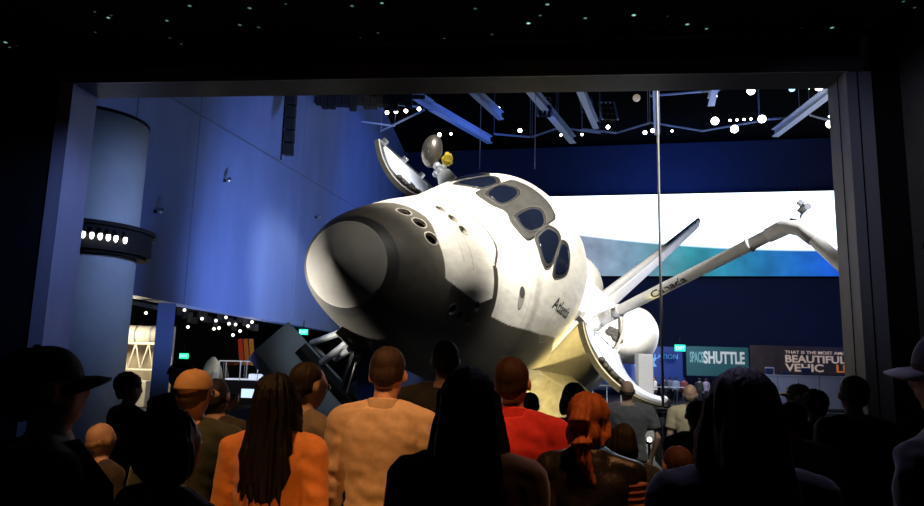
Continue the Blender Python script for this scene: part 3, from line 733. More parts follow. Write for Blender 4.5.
text('name_lettering', 'Atlantis', .42, TM, M_letter, sh, sx=1.25, ext=.001, off=.006, proj=pj, shear=0)
# chines and mid body
def outer_mid(X):
    pts = []
    zm, zb_, w_, n2 = 366, 268, 105, 4.5
    for k in range(25):
        t = math.pi + math.pi * k / 24; c, s = math.cos(t), math.sin(t)
        pts.append(P(X, w_ * math.copysign(abs(c) ** (2 / n2), c), zm + (zm - zb_) * math.copysign(abs(s) ** (2 / n2), s)))
    return [P(X, -105, 420)] + pts + [P(X, 105, 420)]
b = nb(); rs = []
for k in range(25):
    X = 582 + 30 * k
    o_ = outer_mid(X); inn = [P(X, 92 * math.cos(t), 414 + 100 * math.sin(t)) for t in [-math.pi * k2 / 20 for k2 in range(21)]]
    rs.append(o_ + inn)
vs = rings_loft(b, rs)
for f in b.faces:
    c = f.calc_center_median(); n_ = len(f.verts)
    f.material_index = 0
    yy, zz = abs(c.y / IN), c.z / IN
    r_in = math.hypot(yy / 92, (zz - 414) / 100) < 1.02 and zz < 418
    f.material_index = 1 if r_in else (2 if zz < 412 else 0)
obj('mid_fuselage', b, [M_white, M_blanket, M_tile], sh, False)
for k in range(9):
    X = 640 + k * 76; b = nb()
    tube(b, [P(X, 90 * math.cos(t), 414 + 98 * math.sin(t)) for t in [-math.pi * q / 24 for q in range(25)]], 3.2 * IN, 8); obj('bay_frame', b, M_blanket, sh, True)
def lumps(name, specs, m):
    for (x, y, z, a, c_, d) in specs:
        b = nb(); box(b, P(x, y, z), (a * IN, c_ * IN, d * IN), Matrix.Rotation(random.uniform(-.3, .3), 3, 'X') @ Matrix.Rotation(random.uniform(-.2, .2), 3, 'Z'), 1.6 * IN)
        obj(name, b, m, sh)
lumps('insulated_box', [(600, -84, 424, 18, 26, 14), (612, -62, 416, 20, 24, 18), (640, -88, 430, 22, 12, 12), (622, -30, 410, 16, 40, 22), (668, -96, 430, 22, 14, 16), (720, -92, 426, 50, 14, 10), (800, -94, 424, 60, 10, 8), (606, 10, 404, 14, 60, 30), (900, -94, 424, 60, 10, 8), (650, -70, 408, 24, 20, 14)], M_blanket)
for X in range(600, 1290, 46):
    b = nb(); box(b, P(X, -101, 423.5), (8 * IN, 7 * IN, 6 * IN), None, .6 * IN); obj('sill_latch', b, M_chrome if X % 3 else M_doorrim, sh)
# airlock and docking tunnel low in the bay
b = nb(); tube(b, [P(584, 0, 385), P(640, 0, 385)], [34 * IN, 34 * IN], 32); obj('airlock_tunnel', b, M_blanket, sh, True)
# cargo doors
OPEN = {-1: 144, 1: 148}; EXT = {-1: 0.0, 1: 7.0}
def door(sg):
    hy, hz = 104, 420; cz = 394; r = math.hypot(hy, hz - cz); a0 = math.atan2(hz - cz, hy)
    def prof(rr, f0=0.0, f1=1.0, n=22):
        out = []
        for k in range(n + 1):
            t = a0 + (math.pi / 2 + R(EXT[sg]) - a0) * (f0 + (f1 - f0) * k / n)
            y, z = rr * math.cos(t) - hy, cz + rr * math.sin(t) - hz
            an = -R(OPEN[sg]); y, z = y * math.cos(an) - z * math.sin(an), y * math.sin(an) + z * math.cos(an)
            out.append((sg * (hy + y), hz + z))
        return out
    def shell(x0, x1, ra, rb, f0=0., f1=1., n=22):
        b = nb(); A, B_ = prof(ra, f0, f1, n), prof(rb, f0, f1, n)
        nx = max(1, int((x1 - x0) / 90))
        rings_loft(b, [[P(x0 + (x1 - x0) * i / nx, y, z) for y, z in A + B_[::-1]] for i in range(nx + 1)])
        bmesh.ops.recalc_face_normals(b, faces=b.faces); return b
    d = obj('cargo_bay_door', shell(594, 1298, r + 1, r - 3), M_white, sh, False)
    obj('front_edge_seal', shell(588, 596, r + 1.5, r - 6.5), M_doorrim, d)
    obj('front_edge_strip', shell(587, 588.5, r - 4.6, r - 6), M_gold if False else M_rcsring, d)
    obj('tip_edge_seal', shell(596, 1298, r + 2, r - 7, .965, 1.0, 2), M_doorrim, d)
    for x0, x1 in ((600, 772), (776, 948), (952, 1120), (1124, 1292)):
        obj('radiator_panel', shell(x0, x1, r - 5, r - 9, .03, .955), M_radiator, d, True)
    for k in range(10):
        x0 = 600 + k * 74; b = nb(); y, z = prof(r - 8, .97, 1.0, 1)[1]; box(b, P(x0, y, z), (9 * IN, 6 * IN, 9 * IN), None, .8 * IN); obj('door_latch', b, M_chrome, d)
    for k in range(5):
        x0 = 620 + k * 150; b = nb(); y, z = prof(r, 0, 1, 4)[0]; box(b, P(x0, y, z), (12 * IN, 10 * IN, 8 * IN), None, 1 * IN); obj('hinge', b, M_rcsring, d)
    b = nb()                                                     # dark insulated bundle on the front edge
    for k in range(9):
        y, z = prof(r - 10, .35 + .03 * k, 1, 1)[0]; ell(b, P(594 + 3 * math.sin(k * 2.), y, z), (4 * IN, 4.5 * IN, 3.5 * IN), sub=2)
    obj('edge_cable_bundle', b, M_doorrim, d, True)
door(-1); door(1)
# aft body, pods, fin, wings
b = nb(); rs = []
for X, zt_, w_ in ((1302, 498, 104), (1400, 500, 106), (1500, 502, 112), (1520, 498, 108)):
    rs.append([P(X, w_ * math.copysign(abs(math.cos(t)) ** (2 / 3.2), math.cos(t)), (372 if math.sin(t) > 0 else 372) + ((zt_ - 372) if math.sin(t) > 0 else 104) * math.copysign(abs(math.sin(t)) ** (2 / 3.2), math.sin(t))) for t in [2 * math.pi * k / 64 for k in range(64)]])
rings_loft(b, rs); bmesh.ops.recalc_face_normals(b, faces=b.faces); obj('aft_fuselage', b, M_white, sh, True)
for sg in (-1, 1):
    b = nb(); rs = []
    for X, ky, kz in ((1300, .05, .05), (1302, .28, .3), (1308, .5, .52), (1318, .68, .7), (1334, .83, .84), (1356, .94, .93), (1390, 1, 1), (1450, 1.08, 1.04), (1530, 1.08, 1.0), (1556, .9, .86)):
        rs.append([P(X, sg * 88 + 56 * ky * math.cos(t), 474 + 64 * kz * math.sin(t)) for t in [2 * math.pi * k / 48 for k in range(48)]])
    rings_loft(b, rs); bmesh.ops.recalc_face_normals(b, faces=b.faces); pod = obj('engine_pod', b, M_white, sh, True)
    b = nb()
    for k in range(7):
        lx = (k % 4 - 1.5) * 9; lz = (k // 4) * 8
        ell(b, P(1303, sg * (76 + lx), 444 + lz + (k % 2) * 3), (7 * IN, 9 * IN, 7 * IN), sub=2)
    obj('dark_foam_pad', b, mat('dark_foam', (.06, .055, .05), .9, var=.4, vscale=12), pod, True)
b = nb(); tube(b, [P(1285, 100 * math.cos(t), 405 + 108 * math.sin(t)) for t in [math.pi * (1.0 - .36 * q / 20) for q in range(21)]], 3.2 * IN, 8); obj('bulkhead_arch', b, mat('arch_grey', (.32, .31, .29), .6), sh, True)
def finsec(xl, xt, z, th):
    prof = [(0, 0), (.02, .45), (.08, .8), (.25, 1), (.6, .9), (1, .12)]
    c = xt - xl
    return [P(xl + c * u_, -th * v_, z) for u_, v_ in prof] + [P(xl + c * u_, th * v_, z) for u_, v_ in prof[::-1]]
b = nb(); rings_loft(b, [finsec(1318, 1560, 496, 13), finsec(1460, 1640, 640, 10), finsec(1604, 1722, 812, 6.5), finsec(1612, 1722, 817, 4)]); bmesh.ops.recalc_face_normals(b, faces=b.faces)
fin = obj('tail_fin', b, M_white, sh)
b = nb(); tube(b, [P(1314, 0, 497), P(1458, 0, 640), P(1601, 0, 811)], [12 * IN, 9 * IN, 5 * IN], 14, sx=.8); obj('leading_edge', b, mat('fin_edge_grey', (.42, .42, .42), .5), fin, True)
LE = [(500, 98), (520, 104), (560, 110), (640, 122), (760, 140), (900, 166), (1000, 192), (1040, 208), (1100, 256), (1305, 440), (1330, 462), (1350, 470)]
def xle(Y):
    for (xa, ya), (xb_, yb) in zip(LE, LE[1:]):
        if Y <= yb: return xa + (xb_ - xa) * max(0, (Y - ya)) / (yb - ya)
    return LE[-1][0]
for sg in (-1, 1):
    b = nb(); rs = []
    Ys = [88, 98, 101, 104, 107, 110, 116, 122, 131, 140, 152, 166, 180, 192, 200, 208, 230, 256, 300, 350, 400, 440, 462, 469.5]
    for Y in Ys:
        x0 = xle(Y); x1 = 1387; c = x1 - x0; f = max(0, (Y - 105)) / 365
        zb_ = 270 + 22 * f; th = (66 * (1 - f) ** 1.2 + 12) * (.25 if Y > 469 else 1); up, lo = [], []
        for k in range(19):
            u_ = (k / 18) ** 1.8
            d_in = u_ * c   # inches behind the leading edge
            rnd = min(1, math.sqrt(max(0, 1 - (1 - min(1, d_in / 46)) ** 2)))
            zl = zb_ + 20 * (1 - rnd); zu = zb_ + 20 + (th - 20) * rnd * (1 - max(0, (u_ - .45) / .55) ** 1.5) if th > 20 else zb_ + 20 * (1 - rnd) + th * rnd * (1 - u_)
            if k == 0: zu = zl = zb_ + 20
            up.append(P(x0 + c * u_, sg * Y, max(zu, zl + (.0 if k == 0 else 1)))); lo.append(P(x0 + c * u_, sg * Y, zl))
        rs.append(up + lo[::-1][:-1])
    rings_loft(b, rs); bmesh.ops.recalc_face_normals(b, faces=b.faces)
    for f in b.faces: f.material_index = 0
    wing = obj('wing', b, M_tile, sh, True)
# belly details: nose gear seam and umbilical vents
for (x, y) in ((560, -60), (600, -88), (640, -92)):
    b = nb(); box(b, P(x, y, 268.6), (26 * IN, 5 * IN, 1.2 * IN), None, .3 * IN); obj('belly_vent', b, M_hole, sh)
# robotic arm
S0 = W(665, -110, 440)
def closest(px, py, S, L_):
    d = ray(px, py).normalized(); o = Vector((0, 0, 1.75)); t = (S - o).dot(d); q = o + d * t; h = (q - S).length
    if h < L_: t -= math.sqrt(L_ * L_ - h * h) * .6
    return o + d * t
E0 = closest(795, 222, S0, 7.0); E1 = at(884, 303, E0.y - 1.6)
L0 = [ORBI @ v for v in (S0, E0, E1)]
b = nb(); lathe(b, [(.14, -.35), (.2, -.3), (.22, 0), (.2, .2), (.14, .25)], 20, Matrix.Translation(L0[0])); box(b, L0[0] + Vector((0, .1, -.3)), (.5, .35, .3), None, .05); arm = obj('robotic_arm', b, M_blanket, sh, True)
d = (L0[1] - L0[0]).normalized()
M_arm = mat('arm_white_blanket', (.74, .73, .72), .6, var=.1, vscale=4)
b = nb(); tube(b, [L0[0] - d * .1, L0[0] + d * .5, L0[0] + d * .55, L0[1] - d * .75, L0[1] - d * .7], [.20, .20, .165, .165, .19], 24); obj('upper_boom', b, M_arm, arm, True)
for k in (.5, .75, 5.2): 
    b = nb(); tube(b, [L0[0] + d * k, L0[0] + d * (k + .07)], .2, 24); obj('boom_collar', b, M_arm, arm, True)
d2 = (L0[2] - L0[1]).normalized()
b = nb(); tube(b, [L0[1] - d * .75, L0[1] - d * .2, L0[1] + d2 * .25, L0[1] + d2 * .7], [.19, .22, .22, .18], 20); obj('elbow_joint', b, M_arm, arm, True)
b = nb(); tube(b, [L0[1] + d2 * .6, L0[2]], .165, 24); obj('lower_boom', b, M_arm, arm, True)
cpos = ORBI @ at(804, 208, E0.y - .1); b = nb(); tube(b, [L0[1] + d2 * .15, cpos - (cpos - L0[1]).normalized() * .08], .03, 8); box(b, cpos, (.30, .18, .16), Matrix.Rotation(.6, 3, 'Y'), .02); box(b, cpos + Vector((.02, .14, .06)), (.14, .16, .14), None, .02); tube(b, [cpos, cpos + Vector((-.3, -.05, 0))], [.07, .08], 12); obj('elbow_camera', b, mat('camera_grey', (.2, .22, .26), .4), arm)
# wordmark along the upper boom, on the side that faces the visitors
cw = ORBI @ Vector((0, 0, 1.75)); mp_ = L0[0].lerp(L0[1], .5); zax = (cw - mp_); zax -= d * zax.dot(d); zax.normalize(); yax = zax.cross(d)
TT = Matrix((d, yax, zax)).transposed().to_4x4()
def onboom(v):
    q = TT.inverted() @ (v - L0[0]); ang = q.y / .17
    return L0[0] + TT @ Vector((q.x, math.sin(ang) * .17, math.cos(ang) * .17))
text('wordmark', 'Canada', .30, Matrix.Translation(L0[0]) @ TT @ Matrix.Translation((2.05, -.13, 0)), M_letter, arm, sx=1.35, ext=0, off=.008, proj=onboom)
# ku-band dish antenna behind the cockpit
KY = W(640, 100, 455).y
kd = at(432, 151, KY); kl = ORBI @ kd
b = nb(); tb = ORBI @ at(452, 190, KY); tm_ = ORBI @ at(443, 172, KY)
tube(b, [tb, tb.lerp(tm_, .5), tm_], [.36, .33, .22], 16); ant = obj('dish_antenna', b, M_blanket, sh, True)
fw = (ORBI.to_3x3() @ Vector((-.35, -.9, -.15))).normalized()
Bk = basis((0, 0, 0), fw, ORBI.to_3x3() @ Vector((.25, 0, 1))).to_4x4()
b = nb(); lathe(b, [(.02, .34), (.25, .31), (.42, .22), (.52, .08), (.55, -.02), (.52, -.04), (.40, .05), (.02, .1)], 40, Matrix.Translation(kl) @ Bk @ Matrix.Rotation(.0, 4, 'X') @ Matrix.Diagonal((.66, 1, 1, 1))); obj('dish', b, M_silver, ant, True)
for k in range(4):
    b = nb(); a_ = k * math.pi / 2 + .5
    tube(b, [(Matrix.Translation(kl) @ Bk @ Vector((math.cos(a_) * .52 * q * .66, math.sin(a_) * .52 * q, .35 - .3 * q * q))) for q in (0, .3, .6, .85, 1)], .012, 8); obj('dish_rib', b, M_doorrim, ant, True)
g = ORBI @ at(447, 160, KY); b = nb(); ell(b, g, (.2, .19, .19), sub=4); ell(b, g + Vector((-.12, .0, .1)), (.15, .14, .15), sub=4); ell(b, g + Vector((.1, 0, -.08)), (.16, .14, .12), sub=4); ell(b, g.lerp(ORBI @ at(444, 175, KY), 1) , (.2, .16, .12), sub=3)
for v in b.verts: v.co += Vector((noise.noise(v.co * 7), noise.noise(v.co * 7 + Vector((5, 0, 0))), noise.noise(v.co * 7 + Vector((0, 9, 0))))) * .05
obj('foil_cover', b, M_gold, ant, True)
b = nb()
for (px, py, r_) in ((437, 166, .14), (440, 172, .16), (436, 174, .12), (443, 168, .13)): ell(b, ORBI @ at(px, py, KY), (r_, r_, r_), sub=2)
obj('electronics_pack', b, mat('pack_silver', (.5, .5, .5), .4, .3, var=.4, vscale=10), ant, True)

# ------------------------------------------------------------------ nose support
hp_ = None
def fus_hit(px, py):
    o = ORBI @ Vector((0, 0, 1.75)); d_ = ORBI.to_3x3() @ ray(px, py)
    h = SKIN.ray_cast(o, d_); return ORB @ h[0] if h[0] else None
A0 = fus_hit(356, 330); ya = A0.y + .25
ns = thing('nose_strut_frame', 'grey tubular strut frame holding up the shuttle nose', 'support')
b = nb(); bar(b, at(341, 327, ya), at(363, 350, ya + .1), .12, .32, bev=.02); obj('mount_plate', b, M_doorrim, ns)
by = 15.2
for (a, c, r_) in (((312, 343), (345, 331), .085), ((319, 365), (352, 339), .095), ((336, 359), (350, 349), .085), ((312, 343), (324, 356), .05)):
    b = nb(); tube(b, [at(*a, by), at(*c, ya if c != (324, 356) else by)], r_ * .8, 10); obj('strut', b, M_strut, ns)
b = nb(); bar(b, at(358, 349, ya), at(346, 384, by), .16, .25); obj('strut', b, M_black, ns)
b = nb(); tube(b, [at(356, 362, ya - .2), at(347, 392, by - .2)], .02, 8); obj('cable', b, M_rcsring, ns)
b1, b2 = at(268, 340, 15.6), at(420, 505, 16.4); dd = (b2 - b1).normalized(); b2 = b1 + dd * ((b1.z + 9.05) / -dd.z)
sb_ = thing('inclined_beam', 'thick slate-blue inclined box beam under the shuttle nose', 'beam')
b = nb(); bar(b, b1, b2, 1.02, .8, up=(.35, -1, .35), bev=.03); obj('box_section', b, M_beam, sb_)
b = nb(); o1 = at(300, 348, 15.1); bar(b, o1, o1 + dd * 6, .16, .5, up=(.35, -1, .35)); obj('edge_flange', b, M_black, sb_)
b = nb(); box(b, b2 + Vector((0, 0, .12)), (2.2, 2.2, .25), None, .03); obj('footing', b, M_strut, sb_)

# ================================================================== PEOPLE
def nz3(v, s, seed=0.0): return noise.noise(Vector((v.x * s + seed, v.y * s, v.z * s)))
SKIN_M = {}
def skin(c):
    k = 'skin_tone_%d' % int(c[0] * 1000); return mat(k, c, .55, var=.05, vscale=20)
HEADW = .0445
def person(label, px, py, y, face=0, H=None, shirt=(.05, .05, .06), trou=(.03, .03, .04), sk=(.45, .28, .2), hair='short', hc=(.02, .015, .012), capc=None, brim=None,
           arms=('down', 'down'), turn=0, bow=0, bw=1.0, sleeve='long', vox=.013, group=None, extra=None, rib=False, collar=False, z0=0.0, x0=None, capwhite=False, glasses=False, headtop=None):
    top = at(px, py, y)
    hat = .022 if capc is not None else (.012 if hair not in ('bald', 'none') else 0)
    Hm = top.z - z0 - hat
    cosb = 1 - .13 * (1 - math.cos(R(bow)))
    H = H or Hm / cosb
    o = thing('person', label, 'person', (top.x, y, z0), -R(face), group)
    S = lambda x, yy, z: Vector((x * H * bw if abs(x) > .03 else x * H, yy * H, z * H))
    skm = skin(sk); shm = mat('cloth_%03d_%03d_%03d' % tuple(int(c * 999) for c in shirt), shirt, .85, var=.12, vscale=25, bump=.12, sheen=.25)
    tm = mat('cloth_%03d_%03d_%03d' % tuple(int(c * 999) for c in trou), trou, .85, var=.12, vscale=25)
    neck = S(0, .004, .845)
    HM = Matrix.Translation(neck) @ Matrix.Rotation(-R(turn), 4, 'Z') @ Matrix.Rotation(-R(bow), 4, 'X') @ Matrix.Translation(-neck)
    # head sits forward a touch when bowed
    def hp(x, yy, z): return HM @ Vector((x * H, yy * H, z * H))
    def he(b, c, r, sub=3): 
        v = bmesh.ops.create_icosphere(b, subdivisions=sub, radius=1)['verts']
        bmesh.ops.transform(b, matrix=HM @ Matrix.Translation(Vector(c) * H) @ Matrix.Diagonal((r[0] * H, r[1] * H, r[2] * H, 1)), verts=v)
    TOR = [(.47, .070, .055, 0), (.50, .090, .064, -.006), (.53, .094, .068, -.008), (.57, .088, .062, -.003), (.61, .080, .056, 0), (.66, .084, .058, .0), (.72, .096, .064, .002), (.77, .104, .062, 0), (.80, .102, .054, -.003), (.825, .078, .044, -.004), (.842, .046, .036, -.003), (.855, .034, .034, 0)]
    def torso(b, inf, za, zb_, n=28, extra_w=0):
        rs = []
        for z, w_, d_, yo in TOR:
            if z < za - 1e-6 or z > zb_ + 1e-6: continue
            rs.append([Vector(((w_ * bw + inf + extra_w) * H * math.copysign(abs(math.cos(t)) ** .85, math.cos(t)), (yo + (d_ * (bw if bw > 1 else 1) + inf) * math.copysign(abs(math.sin(t)) ** .95, math.sin(t))) * H, z * H)) for t in [2 * math.pi * k / n for k in range(n)]])
        rings_loft(b, rs)
    POSES = {'down': ((.135, -.008, .645), (.142, .03, .50), (.140, .05, .415)),
             'front': ((.140, -.005, .650), (.085, .105, .600), (.035, .125, .585)),
             'hips': ((.175, -.05, .670), (.110, .0, .565), (.080, .03, .545)),
             'pocket': ((.150, -.03, .650), (.120, .02, .515), (.112, .045, .45)),
             'raised': ((.140, .085, .745), (.085, .16, .87), (.075, .18, .935)),
             'phone': ((.130, .09, .735), (.075, .20, .86), (.055, .23, .915)),
             'bent': ((.145, -.02, .655), (.125, .115, .640), (.11, .18, .655))}
    sho = {}; 
    for i, s in enumerate((-1, 1)):
        e_, w_, h_ = POSES[arms[i]]
        sho[s] = [S(s * .112, 0, .806), S(s * e_[0], e_[1], e_[2]), S(s * w_[0], w_[1], w_[2]), S(s * h_[0], h_[1], h_[2])]
    legs = {s: [S(s * .050, -.004, .50), S(s * .056, .006, .285), S(s * .058, -.012, .045)] for s in (-1, 1)}
    # ---- one continuous body
    b = nb(); torso(b, 0, .47, .86)
    caps(b, [S(0, .0, .835), HM @ S(0, .004, .875), hp(0, .006, .90)], [.034 * H, .031 * H, .030 * H])
    he(b, (0, -.006, .943), (HEADW, .057, .055)); he(b, (0, .012, .905), (.036, .040, .040)); he(b, (0, .026, .885), (.022, .024, .018)); he(b, (0, .034, .93), (.033, .022, .034))
    he(b, (0, .056, .918), (.0085, .012, .014), 2); he(b, (0, .052, .899), (.016, .007, .005), 2); he(b, (0, .046, .945), (.034, .010, .007), 2)
    for s in (-1, 1):
        he(b, (s * .0485, .004, .925), (.006, .012, .018), 2)
        a = sho[s]; caps(b, [S(s * .05, 0, .825), a[0]], [.036 * H, .034 * H])
        caps(b, [a[0], a[0].lerp(a[1], .5), a[1], a[1].lerp(a[2], .3), a[2]], [.034 * H, .028 * H, .0235 * H, .024 * H, .0155 * H])
        hd = (a[3] - a[2]).normalized(); side = Vector((s, 0, 0)) if abs(hd.x) < .8 else Vector((0, 1, 0)); pn = hd.cross(side).normalized(); pw_ = pn.cross(hd).normalized()
        palm = a[2] + hd * .030 * H; caps(b, [a[2], palm, a[2] + hd * .052 * H], [.0155 * H, .021 * H, .019 * H], sx=1, sy=.7)
        for k, ln in enumerate((.034, .042, .039, .030)):
            r0 = a[2] + hd * .05 * H + pw_ * (k - 1.5) * .0105 * H; bend = pn * (.012 * H)
            caps(b, [r0, r0 + hd * ln * .5 * H + bend * .25, r0 + hd * ln * .95 * H + bend], [.0055 * H, .0052 * H, .0044 * H], n=8)
        caps(b, [a[2] + hd * .015 * H - pw_ * .012 * H, a[2] + hd * .038 * H - pw_ * .028 * H + pn * .004 * H, a[2] + hd * .058 * H - pw_ * .030 * H + pn * .012 * H], [.0075 * H, .0062 * H, .005 * H], n=8)
        l = legs[s]; caps(b, [l[0], l[0].lerp(l[1], .5), l[1], l[1].lerp(l[2], .35), l[2]], [.050 * H, .043 * H, .031 * H, .032 * H, .020 * H])
        caps(b, [l[2], l[2] + Vector((0, .06 * H, -.022 * H))], [.022 * H, .017 * H])
    body = remesh('body', b, skm, o, vox, 3)
    for s in (-1, 1):
        b = nb(); he(b, (s * .0165, .0505, .931), (.0065, .005, .0052), 2); ev = obj('eye', b, mat('eye_white', (.7, .7, .68), .3), o, True)
        b = nb(); he(b, (s * .0165, .0545, .931), (.0030, .0025, .0030), 2); obj('iris', b, mat('iris_brown', (.03, .015, .01), .2), ev, True)
    # ---- shirt
    b = nb(); inf = .009; torso(b, inf, .50 if not rib else .53, .845)
    hem = .50
    rs = []
    b2 = b
    for s in (-1, 1):
        a = sho[s]; f = 1.0 if sleeve == 'long' else .62
        caps(b, [S(s * .045, 0, .822), a[0]], [.042 * H, .041 * H])
        if sleeve == 'long':
            caps(b, [a[0], a[0].lerp(a[1], .5), a[1], a[1].lerp(a[2], .5), a[1].lerp(a[2], .92)], [.042 * H, .036 * H, .033 * H, .029 * H, .023 * H])
        elif sleeve == 'short':
            tube(b, [a[0], a[0].lerp(a[1], .7)], [.042 * H, .040 * H], 16); ell(b, a[0], (.042 * H,) * 3)
        else:
            ell(b, a[0], (.036 * H,) * 3)
    seed = random.uniform(0, 50)
    def fold(v):
        zc_ = v.z / H
        k = .0035 + .006 * max(0, 1 - abs(zc_ - .58) / .12) + .003 * max(0, 1 - abs(abs(v.x) / H / bw - .12) / .04)
        return H * k * nz3(Vector((v.x, v.y, v.z * 2.2 + v.x * .9)), 9, seed) * 1.0 + H * .0012 * nz3(v, 30, seed)
    fab = remesh('shirt', b, shm, o, vox, 3, fold)
    if rib:
        b = nb(); rs = []
        for z, k_ in ((.488, .004), (.492, .010), (.515, .012), (.535, .013), (.545, .010)):
            rs.append([Vector(((.092 * bw + k_ + .0015 * math.cos(40 * t)) * H * math.cos(t), (-.006 + (.066 + k_ + .0015 * math.cos(40 * t)) * math.sin(t)) * H, z * H)) for t in [2 * math.pi * k / 160 for k in range(160)]])
        rings_loft(b, rs); obj('ribbed_hem', b, shm, fab, True)
    if collar:
        b = nb()
        rs = []
        for z, k_ in ((.812, .046), (.84, .0415), (.858, .0385), (.864, .039), (.860, .0415), (.845, .0445), (.815, .049)):
            rs.append([Vector((k_ * H * math.cos(t), (k_ * .98 * math.sin(t)) * H, (z + .006 * -math.sin(t)) * H)) for t in [2 * math.pi * k / 32 for k in range(32)]])
        rings_loft(b, rs, caps_=False); obj('collar', b, shm, fab, True)
    # ---- trousers and shoes
    b = nb(); torso(b, .007, .47, .57)
    for s in (-1, 1):
        l = legs[s]; caps(b, [l[0], l[0].lerp(l[1], .5), l[1], l[1].lerp(l[2], .9)], [.057 * H, .050 * H, .040 * H, .034 * H])
    remesh('trousers', b, tm, o, vox * 1.5, 3)
    for s in (-1, 1):
        b = nb(); c = S(s * .058, .018, 0); c.z = .045 * H / 2 + .0
        ell(b, Vector((c.x, c.y, .030)), (.028 * H, .072 * H, .029)); 
        for v in b.verts: v.co.z = max(v.co.z, 0.001)
        obj('shoe', b, M_letter, o, True)
    # ---- hair
    def hh(c, r, sub=3): he(hb, c, r, sub)
    hm = mat('hair_%03d_%03d' % (int(hc[0] * 999), int(hc[1] * 999)), hc, .62, var=.35, vscale=30, stretch=(1, 1, .15), bump=.4, spec=.25)
    sd_ = random.uniform(0, 90)
    def strand(v, k=.0035):
        q = HM.inverted() @ v; an = math.atan2(q.x, q.y - 0)
        return H * k * (noise.noise(Vector((an * 7 + sd_, q.z * 3.2, 1))) + .6 * noise.noise(Vector((an * 19, q.z * 6 + sd_, 4))))
    if hair != 'none' and hair != 'bald':
        hb = nb()
        if capc is None: hh((0, -.013, .951), (HEADW + .0035, .054, .052))
        hh((0, -.030, .925), (.040, .030, .040))
        for s in (-1, 1): hh((s * .034, -.012, .935), (.0135, .030, .030), 2)
        k = .0025
        if hair == 'curly': hh((0, -.012, .957), (HEADW + .010, .062, .056)); k = .010
        if hair in ('long', 'longwavy'):
            k = .006 if hair == 'long' else .010
            rs = []
            for z, w_, d_, yo in ((.965, .043, .050, -.018), (.94, .050, .052, -.022), (.90, .053, .040, -.034), (.86, .056, .032, -.044), (.82, .060, .028, -.052), (.78, .060, .026, -.058), (.74, .054, .022, -.062), (.70, .040, .016, -.062), (.685, .022, .010, -.061)):
                wz = 1 if z > .86 else 1
                p_ = []
                for t in [2 * math.pi * q / 28 for q in range(28)]:
                    v = Vector((w_ * math.cos(t) * H, (yo + d_ * math.sin(t)) * H, z * H)); p_.append(HM @ v if z > .86 else (HM @ v).lerp(v, min(1, (.86 - z) / .06)))
                rs.append(p_)
            rings_loft(hb, rs)
            for s in (-1, 1): caps(hb, [hp(s * .043, .0, .95), hp(s * .053, .005, .90), hp(s * .056, .0, .865) , S(0, 0, .80) + Vector((s * .058 * H, -.012 * H, 0))], [.014 * H, .015 * H, .017 * H, .014 * H], n=12)
        if hair == 'bun': hh((0, -.060, .975), (.025, .024, .023), 2); k = .005
        if hair == 'ponytail':
            k = .008; hh((0, -.034, .906), (.044, .036, .045)); hh((0, -.03, .875), (.030, .024, .030)); hh((0, -.062, .955), (.021, .022, .020), 2); hh((0, -.012, .955), (HEADW + .009, .060, .055))
            caps(hb, [hp(0, -.070, .955), hp(.004, -.085, .925), hp(.01, -.083, .88), hp(.014, -.072, .84), S(.014, -.072, .79)], [.022 * H, .030 * H, .030 * H, .022 * H, .008 * H], n=14)
            for s in (-1, 1): caps(hb, [hp(s * .048, .01, .93), hp(s * .05, -.01, .90), hp(s * .046, -.02, .875)], [.010 * H, .011 * H, .005 * H], n=10)
        if hair == 'bob':
            k = .005; hh((0, -.016, .925), (.054, .052, .062))
            for s in (-1, 1): hh((s * .046, -.004, .905), (.013, .034, .040), 2)
        hr = remesh('hair', hb, hm, o, vox * .75, 2, lambda v: strand(v, k))
        if hair in ('long', 'longwavy'):     # loose locks
            for q in range(7):
                a_ = math.pi + (q - 3) * .42; b = nb()
                if hair in ('long', 'longwavy'):
                    w0 = random.uniform(.66, .73); x_ = .058 * math.sin(a_ + math.pi) ; yy = -.058 - .012 * math.cos(a_ + math.pi)
                    pts = [S(0, yy, z) + Vector((x_ * H + .006 * H * math.sin(z * 60 + q), 0, 0)) for z in (.84, .80, .76, w0 + .02, w0)]
                    tube(b, pts, [.001 * H, .009 * H, .010 * H, .007 * H, .002 * H], 8)
                else:
                    pts = [hp(.044 * math.sin(a_) * 1.06, .052 * math.cos(a_) - .012, .93), hp(.052 * math.sin(a_), .05 * math.cos(a_) - .016, .895), hp(.05 * math.sin(a_), .046 * math.cos(a_) - .016, .872)]
                    tube(b, pts, [.005 * H, .004 * H, .001 * H], 6)
                obj('lock', b, hm, hr, True)
    elif hair == 'bald':
        hb = nb()
        for s in (-1, 1): hh((s * .036, -.012, .925), (.0105, .030, .022), 2)
        hh((0, -.038, .918), (.034, .0225, .026), 2)
        remesh('hair', hb, hm, o, vox * .75, 2)
    if capc is not None:
        cm = mat('cap_%03d_%03d' % (int(capc[0] * 999), int(capc[1] * 999)), capc, .8, var=.1, vscale=30, bump=.1)
        bt = brim if brim is not None else 0
        CM = HM @ Matrix.Translation(Vector((0, -.006, .938)) * H) @ Matrix.Rotation(-R(bt), 4, 'Z')
        b = nb(); rs = []
        for k_ in range(12):
            f = k_ / 11 * math.pi / 2; rr = math.cos(f) ** .72
            rs.append([CM @ Vector(((.052 * rr) * H * math.cos(t), .064 * rr * H * math.sin(t), (.060 * math.sin(f) + (.004 if k_ == 0 else 0)) * H)) for t in [2 * math.pi * q / 40 for q in range(40)]][:] if rr > .02 else [CM @ Vector((.001 * math.cos(t), .001 * math.sin(t), .060 * H)) for t in [2 * math.pi * q / 40 for q in range(40)]])
        rings_loft(b, rs); co_ = obj('cap', b, cm, o, True)
        b = nb(); rs = []
